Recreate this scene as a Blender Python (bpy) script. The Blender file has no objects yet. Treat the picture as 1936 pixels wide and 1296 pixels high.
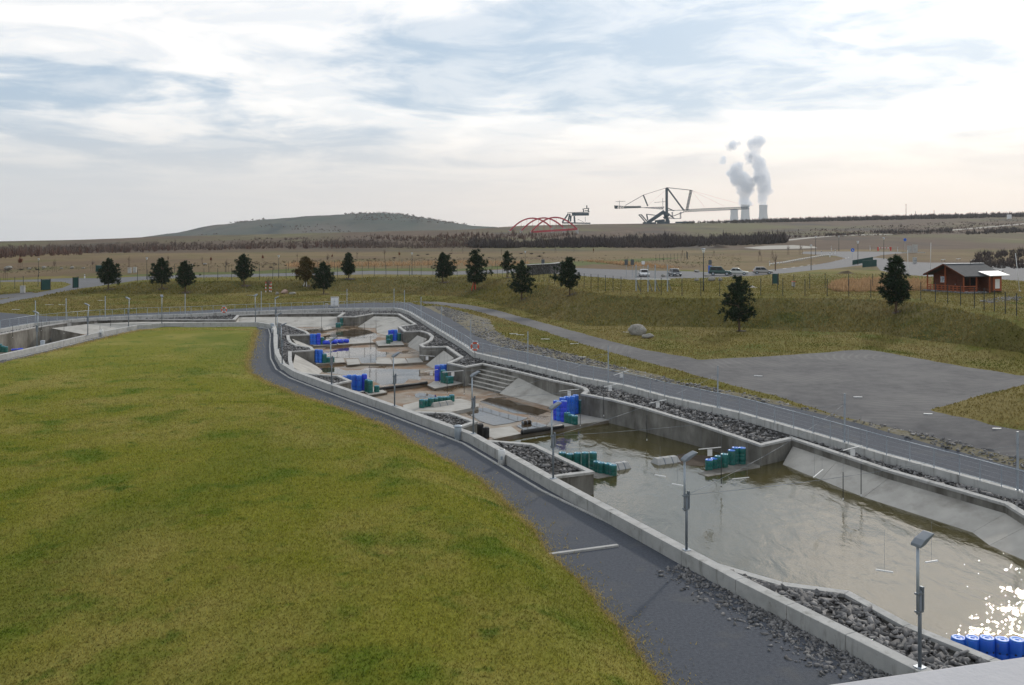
import bpy, bmesh, math, random
import numpy as np
from mathutils import Vector, Matrix, noise
from mathutils.geometry import delaunay_2d_cdt, tessellate_polygon
random.seed(7); RS = np.random.RandomState(11)
scene = bpy.context.scene
COL = scene.collection
# ---------------------------------------------------------------- camera
HC, FPX, CX, HY = 12.8, 1742.4, 968.0, 435.0     # eye height, focal length (photo px), optical column, horizon row
cam_d = bpy.data.cameras.new('camera'); cam = bpy.data.objects.new('camera', cam_d); COL.objects.link(cam)
cam.location = (0, 0, HC); cam.rotation_euler = (math.radians(90), 0, 0)
cam_d.sensor_width = 36.0; cam_d.lens = 36.0*FPX/1936.0
cam_d.shift_y = -(648.0-HY)/1936.0
cam_d.clip_start = 0.1; cam_d.clip_end = 20000
scene.camera = cam
# ---------------------------------------------------------------- light
SUN_AZ, SUN_EL = math.radians(29), math.radians(25)
sun_dir = Vector((math.sin(SUN_AZ)*math.cos(SUN_EL), math.cos(SUN_AZ)*math.cos(SUN_EL), math.sin(SUN_EL)))
sd = bpy.data.lights.new('sun', 'SUN'); sun = bpy.data.objects.new('sun', sd); COL.objects.link(sun)
sd.energy = 1.9; sd.angle = math.radians(2.5); sd.color = (1.0, 0.94, 0.85)
sun.rotation_euler = (-sun_dir).to_track_quat('-Z', 'Y').to_euler()
sun.location = sun_dir*50 + Vector((0, 60, 0))
world = bpy.data.worlds.new('World'); scene.world = world; world.use_nodes = True
def build_world():
    nt = world.node_tree; N = nt.nodes; L = nt.links; N.clear()
    def nd(t, **k):
        n = N.new(t)
        for a, b in k.items(): setattr(n, a, b)
        return n
    def math_(op, a, b=None, clamp=False):
        n = nd('ShaderNodeMath', operation=op, use_clamp=clamp)
        for i, v in enumerate((a, b)):
            if v is None: continue
            if hasattr(v, 'links'): L.new(v, n.inputs[i])
            else: n.inputs[i].default_value = v
        return n.outputs[0]
    def mix(f, a, b):
        n = nd('ShaderNodeMix', data_type='RGBA')
        for i, v in ((0, f), (6, a), (7, b)):
            if hasattr(v, 'links'): L.new(v, n.inputs[i])
            else: n.inputs[i].default_value = v
        return n.outputs[2]
    tc = nd('ShaderNodeTexCoord'); sep = nd('ShaderNodeSeparateXYZ'); L.new(tc.outputs['Generated'], sep.inputs[0])
    z = math_('MAXIMUM', sep.outputs[2], 0.0)
    den = math_('ADD', z, 0.10)
    px = math_('DIVIDE', sep.outputs[0], den); py = math_('DIVIDE', sep.outputs[1], den)
    cv = nd('ShaderNodeCombineXYZ'); L.new(px, cv.inputs[0]); L.new(py, cv.inputs[1])
    def nz(scale, detail, rough, off, dist=0.0):
        mp = nd('ShaderNodeMapping'); L.new(cv.outputs[0], mp.inputs[0]); mp.inputs['Location'].default_value = off
        n = nd('ShaderNodeTexNoise'); L.new(mp.outputs[0], n.inputs['Vector'])
        n.inputs['Scale'].default_value = scale; n.inputs['Detail'].default_value = detail
        n.inputs['Roughness'].default_value = rough; n.inputs['Distortion'].default_value = dist
        return n.outputs[0]
    def ramp(v, a, b):
        n = nd('ShaderNodeMapRange', interpolation_type='SMOOTHSTEP'); L.new(v, n.inputs[0])
        n.inputs[1].default_value = a; n.inputs[2].default_value = b; return n.outputs[0]
    big = ramp(nz(0.70, 9, 0.56, (3.1, 1.7, 0), 0.45), 0.43, 0.555)
    fine = ramp(nz(1.9, 9, 0.62, (9.4, 2.2, 0), 0.6), 0.40, 0.62)
    m = math_('ADD', math_('MULTIPLY', big, 0.64), math_('MULTIPLY', fine, 0.36))
    cloud = mix(m, (0.43, 0.58, 0.75, 1), (1.30, 1.25, 1.20, 1))
    # pale veil towards the horizon
    veil = ramp(z, 0.135, 0.03)
    hz = mix(ramp(sep.outputs[0], -0.55, 0.2), (0.73, 0.715, 0.725, 1), (1.04, 0.90, 0.81, 1))
    cloud = mix(math_('MULTIPLY', veil, 0.93), cloud, hz)
    # brighter cloud round the hidden sun
    vd = nd('ShaderNodeVectorMath', operation='DOT_PRODUCT'); L.new(tc.outputs['Generated'], vd.inputs[0]); vd.inputs[1].default_value = sun_dir
    glow = math_('MULTIPLY', math_('POWER', math_('MAXIMUM', vd.outputs['Value'], 0.0), 9.0), 0.22)
    gl = nd('ShaderNodeVectorMath', operation='SCALE'); L.new(cloud, gl.inputs[0]); L.new(math_('ADD', glow, 1.0), gl.inputs[3])
    sky = nd('ShaderNodeTexSky', sky_type='NISHITA', sun_disc=False)
    sky.sun_elevation = SUN_EL; sky.sun_rotation = SUN_AZ; sky.dust_density = 2.0
    b1 = nd('ShaderNodeBackground'); L.new(sky.outputs[0], b1.inputs[0]); b1.inputs[1].default_value = 0.10
    b2 = nd('ShaderNodeBackground'); L.new(gl.outputs[0], b2.inputs[0]); b2.inputs[1].default_value = 1.0
    ms = nd('ShaderNodeMixShader'); ms.inputs[0].default_value = 0.88
    L.new(b1.outputs[0], ms.inputs[1]); L.new(b2.outputs[0], ms.inputs[2])
    out = nd('ShaderNodeOutputWorld'); L.new(ms.outputs[0], out.inputs[0])
build_world()
vs = scene.view_settings
vs.view_transform = 'Standard'; vs.look = 'None'; vs.exposure = 0.0; vs.gamma = 1.0; vs.use_curve_mapping = False
scene.cycles.max_bounces = 8; scene.cycles.transparent_max_bounces = 12; scene.cycles.volume_bounces = 1
scene.cycles.caustics_reflective = False; scene.cycles.caustics_refractive = False
# ---------------------------------------------------------------- helpers
def G(px, py, z=0.0):
    "point of the level plane z that the photograph shows at (px, py)"
    d = (HC-z)/(py-HY); return ((px-CX)*d, FPX*d, z)
def D(px, py, Y):
    "point at distance Y"
    return ((px-CX)*Y/FPX, Y, HC-(py-HY)*Y/FPX)
def GL(lst, z=0.0): return [G(p[0], p[1], p[2] if len(p) > 2 else z) for p in lst]
def tag(o, label=None, cat=None, group=None, kind=None):
    if label: o['label'] = label
    if cat: o['category'] = cat
    if group: o['group'] = group
    if kind: o['kind'] = kind
    return o
def empty(name, loc, label, cat, group=None, rz=0.0, scale=1.0):
    o = bpy.data.objects.new(name, None); COL.objects.link(o); o.location = loc; o.rotation_euler = (0, 0, rz); o.scale = (scale,)*3
    o.empty_display_size = 0.3; o['kind'] = 'thing'
    return tag(o, label, cat, group)
def link(name, mesh, parent=None, loc=None):
    o = bpy.data.objects.new(name, mesh); COL.objects.link(o)
    if parent: o.parent = parent
    if loc is not None: o.location = loc
    return o
def copy_tree(o, parent=None):
    c = o.copy(); COL.objects.link(c); c.parent = parent
    for ch in [x for x in bpy.data.objects if x.parent == o]: copy_tree(ch, c)
    return c
class MB:
    def __init__(s): s.v = []; s.f = []
    def add(s, vs_, fs):
        n = len(s.v); s.v += [tuple(p) for p in vs_]; s.f += [tuple(i+n for i in q) for q in fs]; return s
    def hexa(s, b, t):
        return s.add(list(b)+list(t), [(3,2,1,0),(4,5,6,7),(0,1,5,4),(1,2,6,5),(2,3,7,6),(3,0,4,7)])
    def box(s, x0, x1, y0, y1, z0, z1):
        return s.hexa([(x0,y0,z0),(x1,y0,z0),(x1,y1,z0),(x0,y1,z0)], [(x0,y0,z1),(x1,y0,z1),(x1,y1,z1),(x0,y1,z1)])
    def bar(s, a, b, w, h=None, up=(0,0,1)):
        "rectangular bar from a to b"
        h = h or w; a = Vector(a); b = Vector(b); d = (b-a).normalized(); u = Vector(up)
        if abs(d.dot(u)) > 0.98: u = Vector((0,1,0))
        x = d.cross(u).normalized()*w/2; y = x.cross(d).normalized()*h/2
        return s.hexa([a-x-y, a+x-y, a+x+y, a-x+y], [b-x-y, b+x-y, b+x+y, b-x+y])
    def tube(s, a, b, r, r2=None, n=8, cap=True):
        r2 = r if r2 is None else r2
        a = Vector(a); b = Vector(b); d = (b-a).normalized(); u = Vector((0,0,1)) if abs(d.z) < 0.95 else Vector((1,0,0))
        x = d.cross(u).normalized(); y = d.cross(x)
        vs_ = [p+x*(rr*math.cos(2*math.pi*i/n))+y*(rr*math.sin(2*math.pi*i/n)) for p, rr in ((a, r), (b, r2)) for i in range(n)]
        fs = [(i, (i+1) % n, n+(i+1) % n, n+i) for i in range(n)]
        if cap: fs += [tuple(range(n-1, -1, -1)), tuple(range(n, 2*n))]
        return s.add(vs_, fs)
    def lathe(s, prof, n=16, c=(0,0,0)):
        k = len(prof); vs_ = [(c[0]+r*math.cos(2*math.pi*i/n), c[1]+r*math.sin(2*math.pi*i/n), c[2]+z) for r, z in prof for i in range(n)]
        fs = [(j*n+i, j*n+(i+1) % n, (j+1)*n+(i+1) % n, (j+1)*n+i) for j in range(k-1) for i in range(n)]
        fs += [tuple(range(n-1, -1, -1)), tuple(range((k-1)*n, k*n))]
        return s.add(vs_, fs)
    def prism(s, poly, z0, z1):
        "poly: (x,y) or (x,y,z) list; z0/z1 may be None to use the poly z for the top"
        n = len(poly); area = sum(poly[i][0]*poly[(i+1) % n][1]-poly[(i+1) % n][0]*poly[i][1] for i in range(n))
        if area < 0: poly = poly[::-1]
        top = [(p[0], p[1], p[2] if z1 is None else z1) for p in poly]; bot = [(p[0], p[1], z0) for p in poly]
        base = len(s.v); s.v += bot+top
        for i in range(n): j = (i+1) % n; s.f.append((base+i, base+j, base+n+j, base+n+i))
        for t in tessellate_polygon([[Vector((p[0], p[1], 0)) for p in poly]]):
            a, b, c = t
            cr = (poly[b][0]-poly[a][0])*(poly[c][1]-poly[a][1])-(poly[b][1]-poly[a][1])*(poly[c][0]-poly[a][0])
            if cr < 0: b, c = c, b
            s.f.append((base+n+a, base+n+b, base+n+c)); s.f.append((base+c, base+b, base+a))
        return s
    def sheet(s, poly):
        base = len(s.v); s.v += [tuple(p) for p in poly]
        for a, b, c in tessellate_polygon([[Vector((p[0], p[1], 0)) for p in poly]]):
            cr = (poly[b][0]-poly[a][0])*(poly[c][1]-poly[a][1])-(poly[b][1]-poly[a][1])*(poly[c][0]-poly[a][0])
            s.f.append((base+a, base+b, base+c) if cr > 0 else (base+a, base+c, base+b))
        return s
    def mesh(s, name, mat, smooth=False):
        m = bpy.data.meshes.new(name); m.from_pydata(s.v, [], s.f); m.update()
        if mat: m.materials.append(mat)
        if smooth: m.polygons.foreach_set('use_smooth', [True]*len(m.polygons))
        return m
    def build(s, name, mat, parent=None, smooth=False, loc=None, bevel=0.0):
        o = link(name, s.mesh(name, mat, smooth), parent, loc)
        if bevel:
            b = o.modifiers.new('bevel', 'BEVEL'); b.width = bevel; b.segments = 2; b.limit_method = 'ANGLE'
        return o
def np_mesh(name, V, F, mat, smooth=False):
    "V (n,3), F (m,3) arrays"
    m = bpy.data.meshes.new(name); n, k = len(V), len(F)
    m.vertices.add(n); m.vertices.foreach_set('co', np.ascontiguousarray(V, dtype=np.float32).ravel())
    m.loops.add(k*3); m.loops.foreach_set('vertex_index', np.ascontiguousarray(F, dtype=np.int32).ravel())
    m.polygons.add(k); m.polygons.foreach_set('loop_start', np.arange(0, k*3, 3, dtype=np.int32))
    if smooth: m.polygons.foreach_set('use_smooth', np.ones(k, dtype=bool))
    m.update(calc_edges=True); m.validate()
    if mat: m.materials.append(mat)
    return m
def inpoly(P, poly):
    P = np.asarray(P, float); x, y = P[:, 0], P[:, 1]; r = np.zeros(len(P), bool); n = len(poly)
    for i in range(n):
        x0, y0 = poly[i][0], poly[i][1]; x1, y1 = poly[(i+1) % n][0], poly[(i+1) % n][1]
        c = ((y0 > y) != (y1 > y)); 
        with np.errstate(divide='ignore', invalid='ignore'):
            xi = (x1-x0)*(y-y0)/(y1-y0 if y1 != y0 else 1e-12)+x0
        r ^= c & (x < xi)
    return r
def resample(pts, step, closed=False):
    out = []; P = [Vector(p) for p in pts]; n = len(P)
    for i in range(n if closed else n-1):
        a, b = P[i], P[(i+1) % n]; k = max(1, int(math.ceil((b-a).length/step)))
        out += [a.lerp(b, j/k) for j in range(k)]
    if not closed: out.append(P[-1])
    return out
def smooth_line(pts, it=2):
    P = [Vector(p) for p in pts]
    for _ in range(it):
        Q = [P[0]]
        for a, b in zip(P[:-1], P[1:]): Q += [a.lerp(b, .25), a.lerp(b, .75)]
        P = Q+[P[-1]]
    return P
def offset_line(pts, d):
    "offset to the left of travel by d, mitred"
    P = [Vector(p) for p in pts]; out = []
    for i, p in enumerate(P):
        a = P[i-1] if i else None; b = P[i+1] if i+1 < len(P) else None
        t1 = (p-a).to_2d().normalized() if a is not None else None; t2 = (b-p).to_2d().normalized() if b is not None else None
        if t1 is None: t1 = t2
        if t2 is None: t2 = t1
        n1 = Vector((-t1.y, t1.x)); n2 = Vector((-t2.y, t2.x)); m = (n1+n2)
        m = m.normalized() if m.length > 1e-6 else n1
        k = d/max(0.35, m.dot(n1)); out.append(Vector((p.x+m.x*k, p.y+m.y*k, p.z)))
    return out
# ---------------------------------------------------------------- materials
MATS = {}
def mat(name, c1, c2=None, c3=None, rough=0.85, scale=1.0, detail=6.0, lo=0.35, hi=0.65, scale3=None, lo3=0.5, hi3=0.7,
        bump=0.0, bscale=None, metallic=0.0, spec=0.3, stretch=(1,1,1), island=0.0, coord='Object', extra=None, nrough=0.6):
    m = bpy.data.materials.new(name); m.use_nodes = True; nt = m.node_tree; N, L = nt.nodes, nt.links
    b = N['Principled BSDF']; b.inputs['Roughness'].default_value = rough; b.inputs['Metallic'].default_value = metallic
    b.inputs['Specular IOR Level'].default_value = spec
    def rgba(c): return (c[0], c[1], c[2], 1)
    tc = N.new('ShaderNodeTexCoord'); 
    if coord == 'World': vec = N.new('ShaderNodeNewGeometry').outputs['Position']
    else: vec = tc.outputs[coord]
    def nz(sc, det=detail, st=stretch):
        mp = N.new('ShaderNodeMapping'); mp.inputs['Scale'].default_value = st; L.new(vec, mp.inputs[0])
        n = N.new('ShaderNodeTexNoise'); n.inputs['Scale'].default_value = sc; n.inputs['Detail'].default_value = det
        n.inputs['Roughness'].default_value = nrough; L.new(mp.outputs[0], n.inputs['Vector']); return n.outputs[0]
    def rng(v, a, bb):
        n = N.new('ShaderNodeMapRange'); L.new(v, n.inputs[0]); n.inputs[1].default_value = a; n.inputs[2].default_value = bb; return n.outputs[0]
    def mix(f, a, bb):
        n = N.new('ShaderNodeMix'); n.data_type = 'RGBA'
        for i, v in ((0, f), (6, a), (7, bb)):
            if hasattr(v, 'links'): L.new(v, n.inputs[i])
            else: n.inputs[i].default_value = v
        return n.outputs[2]
    col = rgba(c1)
    if c2: col = mix(rng(nz(scale), lo, hi), rgba(c1), rgba(c2))
    if c3: col = mix(rng(nz(scale3 or scale*0.3), lo3, hi3), col, rgba(c3))
    if extra: col = extra(N, L, col, vec, nz, rng, mix, b)
    if island:
        g = N.new('ShaderNodeNewGeometry'); h = N.new('ShaderNodeHueSaturation')
        mr = N.new('ShaderNodeMapRange'); L.new(g.outputs['Random Per Island'], mr.inputs[0]); mr.inputs[3].default_value = 1-island; mr.inputs[4].default_value = 1+island
        L.new(mr.outputs[0], h.inputs['Value'])
        if hasattr(col, 'links'): L.new(col, h.inputs['Color'])
        else: h.inputs['Color'].default_value = col
        col = h.outputs[0]
    if hasattr(col, 'links'): L.new(col, b.inputs['Base Color'])
    else: b.inputs['Base Color'].default_value = col
    if bump:
        bn = N.new('ShaderNodeBump'); bn.inputs['Strength'].default_value = 1.0; bn.inputs['Distance'].default_value = bump
        L.new(nz(bscale or scale*4, 5.0, (1,1,1)), bn.inputs['Height']); L.new(bn.outputs[0], b.inputs['Normal'])
    MATS[name] = m; return m
def grass_extra(tan, dark, s_big, amt=1.0):
    def f(N, L, col, vec, nz, rng, mix, b):
        c = mix(rng(nz(s_big, 5.0), 0.46, 0.62), col, (tan[0], tan[1], tan[2], 1))
        return mix(rng(nz(s_big*2.7, 6.0), 0.52, 0.68), c, (dark[0], dark[1], dark[2], 1))
    return f
def lawn_extra(tan, dark, s_big):
    base = grass_extra(tan, dark, s_big)
    def f(N, L, col, vec, nz, rng, mix, b):
        c = base(N, L, col, vec, nz, rng, mix, b)
        c = mix(rng(nz(.045, 5.0, (1., .55, 1.)), .50, .66), c, (dark[0]*.95, dark[1]*.92, dark[2], 1))      # wide damp patches
        c = mix(rng(nz(.75, 6.0), .58, .72), c, (dark[0]*.8, dark[1]*.85, dark[2], 1))          # small dark clumps
        return mix(rng(nz(.5, 7.0, (1., 1.4, 1.)), .63, .76), c, (tan[0]*.82, tan[1]*.70, tan[2]*.8, 1))   # worn brown spots
    return f
M_lawn = mat('lawn_grass', (0.1317,0.139,0.01403), (0.1771,0.1698,0.02244), rough=1, scale=2.2, lo=.3, hi=.7, bump=.05, bscale=7, spec=.1, coord='World',
             extra=lawn_extra((0.2135,0.1905,0.04348), (0.09537,0.1287,0.01262), 0.11))
M_meadow = mat('meadow_grass', (0.117,0.1079,0.02056), (0.151,0.1286,0.03213), rough=1, scale=1.1, lo=.3, hi=.7, bump=.06, bscale=4, spec=.1, coord='World',
             extra=grass_extra((0.1661,0.1328,0.04498), (0.07925,0.09548,0.01285), 0.05))
M_berm = mat('bank_grass', (0.07362,0.06784,0.01686), (0.106,0.09158,0.02898), rough=1, scale=1.3, lo=.3, hi=.7, bump=.12, bscale=2.5, spec=.1, coord='World',
             extra=grass_extra((0.1237,0.1018,0.03794), (0.04417,0.05427,0.009486), 0.06))
M_field = mat('dry_field', (0.1421,0.105,0.05171), (0.1776,0.1291,0.06692), rough=1, scale=.25, lo=.3, hi=.7, bump=.12, bscale=1.2, spec=.1, coord='World',
             extra=grass_extra((0.1184,0.08109,0.04867), (0.1006,0.09006,0.03529), 0.012))
def heath_extra(N, L, col, vec, nz, rng, mix, b):
    c = mix(rng(nz(.006, 6.0, (1., .5, 1.)), .46, .58), col, (0.105,0.098,0.044,1))      # olive grass
    c = mix(rng(nz(.016, 7.0, (1., .4, 1.)), .52, .66), c, (0.062,0.050,0.042,1))        # dark scrubby ground
    return mix(rng(nz(.03, 7.0, (1., .3, 1.)), .60, .72), c, (0.17,0.125,0.085,1))       # pale dry grass
M_heath = mat('heath', (0.07841,0.05452,0.03903), (0.1093,0.07623,0.05236), rough=1, scale=.06, lo=.3, hi=.7, spec=.1, coord='World', stretch=(1,.35,1),
             extra=heath_extra)
M_path = mat('dark_gravel', (0.052,0.058,0.072), (0.080,0.088,0.105), (0.10,0.10,0.098), rough=.95, scale=9, detail=8, scale3=.35, lo3=.55, hi3=.75, bump=.02, bscale=30, coord='World')
M_track = mat('grey_gravel', (0.0975,0.09516,0.09672), (0.1482,0.1435,0.1404), (0.1755,0.1685,0.1599), rough=.95, scale=1.2, detail=9, scale3=.12, lo3=.45, hi3=.7, bump=.02, bscale=12, coord='World')
def rut_extra(N, L, col, vec, nz, rng, mix, b):
    mp = N.new('ShaderNodeMapping'); mp.inputs['Location'].default_value = (-38., -88., 0); L.new(vec, mp.inputs[0])
    w = N.new('ShaderNodeTexWave'); w.wave_type = 'RINGS'; w.rings_direction = 'Z'; w.inputs['Scale'].default_value = .42; w.inputs['Distortion'].default_value = 9.; w.inputs['Detail'].default_value = 3.; w.inputs['Detail Scale'].default_value = .35; L.new(mp.outputs[0], w.inputs['Vector'])
    mu = N.new('ShaderNodeMath'); mu.operation = 'MULTIPLY'; L.new(rng(w.outputs['Fac'], .55, .95), mu.inputs[0]); L.new(rng(nz(.12, 4.0), .46, .8), mu.inputs[1])
    return mix(mu.outputs[0], col, (0.17,0.166,0.16,1))
M_track.node_tree.nodes.clear(); MATS.pop('grey_gravel'); bpy.data.materials.remove(M_track)
M_track = mat('grey_gravel', (0.07056,0.06912,0.07252), (0.108,0.1051,0.1058), (0.126,0.121,0.1184), rough=.95, scale=1.2, detail=9, scale3=.12, lo3=.45, hi3=.7, bump=.02, bscale=12, coord='World', extra=rut_extra)
M_road = mat('asphalt', (0.1034,0.1034,0.1085), (0.1292,0.1292,0.1344), rough=.9, scale=.8, coord='World', bump=.01, bscale=9)
M_lightroad = mat('pale_gravel', (0.272,0.248,0.216), (0.336,0.312,0.272), rough=.95, scale=.5, coord='World')
M_verge = mat('stony_verge', (0.15,0.1312,0.09), (0.12,0.1013,0.045), (0.2025,0.1875,0.165), rough=.95, scale=1.8, scale3=1.0, bump=.06, bscale=6, coord='World')
def conc_extra(N, L, col, vec, nz, rng, mix, b):
    c = mix(rng(nz(1.1, 7.0, (3.0,3.0,.25)), .52, .75), col, (0.20,0.195,0.175,1))
    return c
M_conc = mat('concrete', (0.40,0.395,0.375), (0.50,0.49,0.465), rough=.88, scale=1.5, detail=8, bump=.008, bscale=18, coord='World', extra=conc_extra)
def grime_extra(N, L, col, vec, nz, rng, mix, b):
    c = mix(rng(nz(1.4, 8.0, (2.,2.,.5)), .56, .76), col, (0.17,0.165,0.145,1))
    return mix(rng(nz(6.0, 6.0), .62, .75), c, (0.23,0.225,0.205,1))
M_cope = mat('coping_concrete', (0.352,0.3476,0.3344), (0.4312,0.4224,0.4048), (0.2728,0.2684,0.2508), rough=.88, scale=2.2, detail=8, scale3=.9, lo3=.55, hi3=.75, bump=.006, bscale=18, coord='World', extra=grime_extra)
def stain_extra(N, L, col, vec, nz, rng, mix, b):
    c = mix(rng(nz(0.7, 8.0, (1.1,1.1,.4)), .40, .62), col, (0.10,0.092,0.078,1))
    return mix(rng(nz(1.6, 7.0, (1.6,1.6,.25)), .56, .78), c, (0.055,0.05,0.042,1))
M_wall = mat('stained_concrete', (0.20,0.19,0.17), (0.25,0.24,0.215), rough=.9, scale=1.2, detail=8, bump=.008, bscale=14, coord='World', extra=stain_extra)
M_apron = mat('apron_concrete', (0.33,0.315,0.285), (0.41,0.39,0.355), (0.225,0.21,0.185), rough=.85, scale=.9, detail=9, scale3=.5, lo3=.52, hi3=.72, bump=.008, bscale=12, coord='World')
def slab_extra(N, L, col, vec, nz, rng, mix, b):
    c = mix(rng(nz(.35, 7.0), .42, .58), col, (0.175,0.098,0.045,1))
    w = rng(nz(.22, 5.0), .50, .58)
    mr = N.new('ShaderNodeMapRange'); L.new(w, mr.inputs[0]); mr.inputs[3].default_value = .75; mr.inputs[4].default_value = .12
    L.new(mr.outputs[0], b.inputs['Roughness'])
    return mix(w, c, (0.13,0.08,0.04,1))
M_slab = mat('wet_slab', (0.19,0.15,0.11), (0.27,0.235,0.19), rough=.5, scale=.9, detail=8, spec=.5, coord='World', extra=slab_extra)
M_sill = mat('sill_concrete', (0.31,0.295,0.265), (0.39,0.375,0.345), (0.23,0.19,0.14), rough=.75, scale=1.0, detail=8, scale3=.6, lo3=.55, hi3=.75, coord='World', bump=.006, bscale=12)
M_edge = mat('sill_edge', (0.17,0.145,0.115), (0.24,0.215,0.18), (0.15,0.095,0.05), rough=.8, scale=1.5, scale3=.8, coord='World')
M_rock = mat('basalt', (0.1221,0.1184,0.1184), (0.1924,0.185,0.1813), rough=.8, scale=1.3, detail=6, island=.45, coord='World', bump=.02, bscale=9, spec=.4)
M_rockbase = mat('stone_bed', (0.033,0.0318,0.0312), (0.06,0.057,0.054), rough=1, scale=4, coord='World')
M_boulder = mat('boulder', (0.22,0.205,0.18), (0.33,0.315,0.285), (0.15,0.14,0.12), rough=.9, scale=4, scale3=7, detail=8, bump=.05, bscale=9)
M_redrock = mat('red_boulder', (0.33,0.22,0.18), (0.38,0.27,0.22), rough=.9, scale=1.2, bump=.04, bscale=4)
M_galv = mat('galvanised_steel', (0.30,0.34,0.385), (0.37,0.41,0.45), rough=.5, scale=3, metallic=.35, spec=.5)
M_galvd = mat('dark_steel', (0.15,0.175,0.20), (0.19,0.21,0.235), rough=.5, scale=3, metallic=.3)
M_black = mat('black_plastic', (0.016,0.016,0.017), rough=.5, spec=.4)
M_darkpost = mat('dark_post', (0.028,0.034,0.034), rough=.6)
M_white = mat('white_paint', (0.74,0.74,0.73), (0.66,0.66,0.65), rough=.5, scale=4)
M_offwhite = mat('plaster', (0.40,0.395,0.41), (0.43,0.425,0.44), rough=.8, scale=6, bump=.002, bscale=60)
def scuff_extra(N, L, col, vec, nz, rng, mix, b):
    return mix(rng(nz(3.0, 8.0, (1.,1.,.6)), .58, .74), col, (0.10,0.13,0.16,1))
M_blue = mat('blue_plastic', (0.018,0.105,0.58), (0.024,0.16,0.66), (0.03,0.15,0.45), rough=.42, scale=.8, scale3=.5, spec=.45, coord='World', extra=scuff_extra)
M_blue2 = mat('royal_blue_plastic', (0.028,0.055,0.58), (0.035,0.075,0.66), rough=.42, scale=.8, spec=.45, coord='World', extra=scuff_extra)
M_bluecap = mat('blue_cap', (0.035,0.19,0.64), (0.03,0.15,0.58), rough=.35, scale=2, spec=.5, coord='World')
M_green = mat('green_plastic', (0.010,0.105,0.088), (0.012,0.14,0.125), (0.03,0.10,0.065), rough=.45, scale=.8, scale3=1.2, spec=.45, coord='World', extra=scuff_extra)
M_greencap = mat('teal_cap', (0.03,0.22,0.28), (0.025,0.17,0.26), rough=.35, scale=2, spec=.5, coord='World')
M_red = mat('red_paint', (0.55,0.045,0.03), rough=.5)
M_orange = mat('lifebuoy_orange', (0.58,0.10,0.045), rough=.5)
M_redsteel = mat('red_steel', (0.48,0.045,0.065), (0.40,0.05,0.065), rough=.6, scale=.1, coord='World')
M_machine = mat('machine_steel', (0.035,0.062,0.085), (0.05,0.08,0.10), rough=.7, scale=.1, coord='World')
M_machinelt = mat('machine_panel', (0.30,0.31,0.30), rough=.7)
M_tower = mat('tower_concrete', (0.44,0.45,0.46), rough=.9)
M_glass = mat('dark_glass', (0.015,0.018,0.022), rough=.08, spec=.6)
M_signblue = mat('sign_blue', (0.02,0.12,0.52), rough=.4)
M_signback = mat('sign_back', (0.09,0.10,0.105), rough=.6)
M_greenfence = mat('green_mesh', (0.016,0.062,0.056), rough=.6)
M_wood = mat('red_brown_timber', (0.0713,0.0186,0.00744), (0.1023,0.0279,0.01116), rough=.7, scale=1.5, stretch=(1,1,6), island=.15)
M_woodlt = mat('orange_timber', (0.2592,0.0612,0.02016), (0.3024,0.0792,0.0252), rough=.6, scale=2, stretch=(1,1,6), island=.12)
M_roof = mat('slate_felt', (0.045,0.049,0.056), (0.062,0.066,0.074), rough=.8, scale=3, island=.12)
M_paper = mat('poster', (0.52,0.56,0.60), (0.22,0.28,0.36), rough=.6, scale=5, lo=.45, hi=.55)
M_trunk = mat('pine_bark', (0.115,0.075,0.05), (0.17,0.12,0.085), rough=.95, scale=6, stretch=(1,1,.3))
M_needle = mat('pine_needles', (0.014,0.031,0.014), (0.026,0.046,0.018), rough=.8, scale=1.2, island=.4, spec=.2)
M_needle2 = mat('browned_needles', (0.115,0.068,0.018), (0.075,0.068,0.020), rough=.8, scale=.9, island=.4, spec=.2)
M_twig = mat('bare_twigs', (0.115,0.086,0.074), (0.16,0.118,0.095), rough=1, scale=.05, island=.35, coord='World', spec=.05)
M_twigred = mat('reddish_twigs', (0.15,0.085,0.065), (0.11,0.075,0.060), rough=1, scale=.05, island=.35, coord='World', spec=.05)
M_twigdark = mat('dark_twigs', (0.055,0.044,0.044), (0.088,0.068,0.060), rough=1, scale=.05, island=.35, coord='World', spec=.05)
M_reed = mat('dry_reed', (0.36,0.23,0.125), (0.43,0.29,0.165), rough=1, scale=.4, island=.3, coord='World', spec=.05)
M_leaf = mat('copper_leaves', (0.17,0.055,0.025), rough=.9, island=.4)
M_soil = mat('soil', (0.045,0.032,0.022), (0.065,0.048,0.034), rough=1, scale=3)
M_hill = mat('hill_scrub', (0.044,0.06426,0.05301), (0.0704,0.07854,0.06696), rough=1, scale=.006, detail=6, lo=.42, hi=.58, coord='World', stretch=(1,.5,3), spec=.05,
             extra=grass_extra((0.1012,0.09044,0.07533), (0.022,0.0357,0.03906), 0.0035))
M_blade = mat('grass_blades', (0.1932,0.2034,0.02153), (0.2663,0.2499,0.04554), rough=1, scale=.5, island=.55, coord='World', spec=.1,
             extra=lawn_extra((0.2716,0.2326,0.0621), (0.09918,0.1453,0.01325), 0.11))
def leafy(m, amt):
    nt = m.node_tree; N, L = nt.nodes, nt.links; b = N['Principled BSDF']; t = N.new('ShaderNodeBsdfTranslucent'); mx = N.new('ShaderNodeMixShader'); mx.inputs[0].default_value = amt
    if b.inputs['Base Color'].links: L.new(b.inputs['Base Color'].links[0].from_socket, t.inputs[0])
    else: t.inputs[0].default_value = b.inputs['Base Color'].default_value
    o = [n for n in N if n.type == 'OUTPUT_MATERIAL'][0]; L.new(b.outputs[0], mx.inputs[1]); L.new(t.outputs[0], mx.inputs[2]); L.new(mx.outputs[0], o.inputs[0])
M_fringe = mat('dry_grass_fringe', (0.329,0.266,0.084), (0.42,0.329,0.133), rough=1, scale=.6, island=.4, coord='World', spec=.1)
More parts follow.
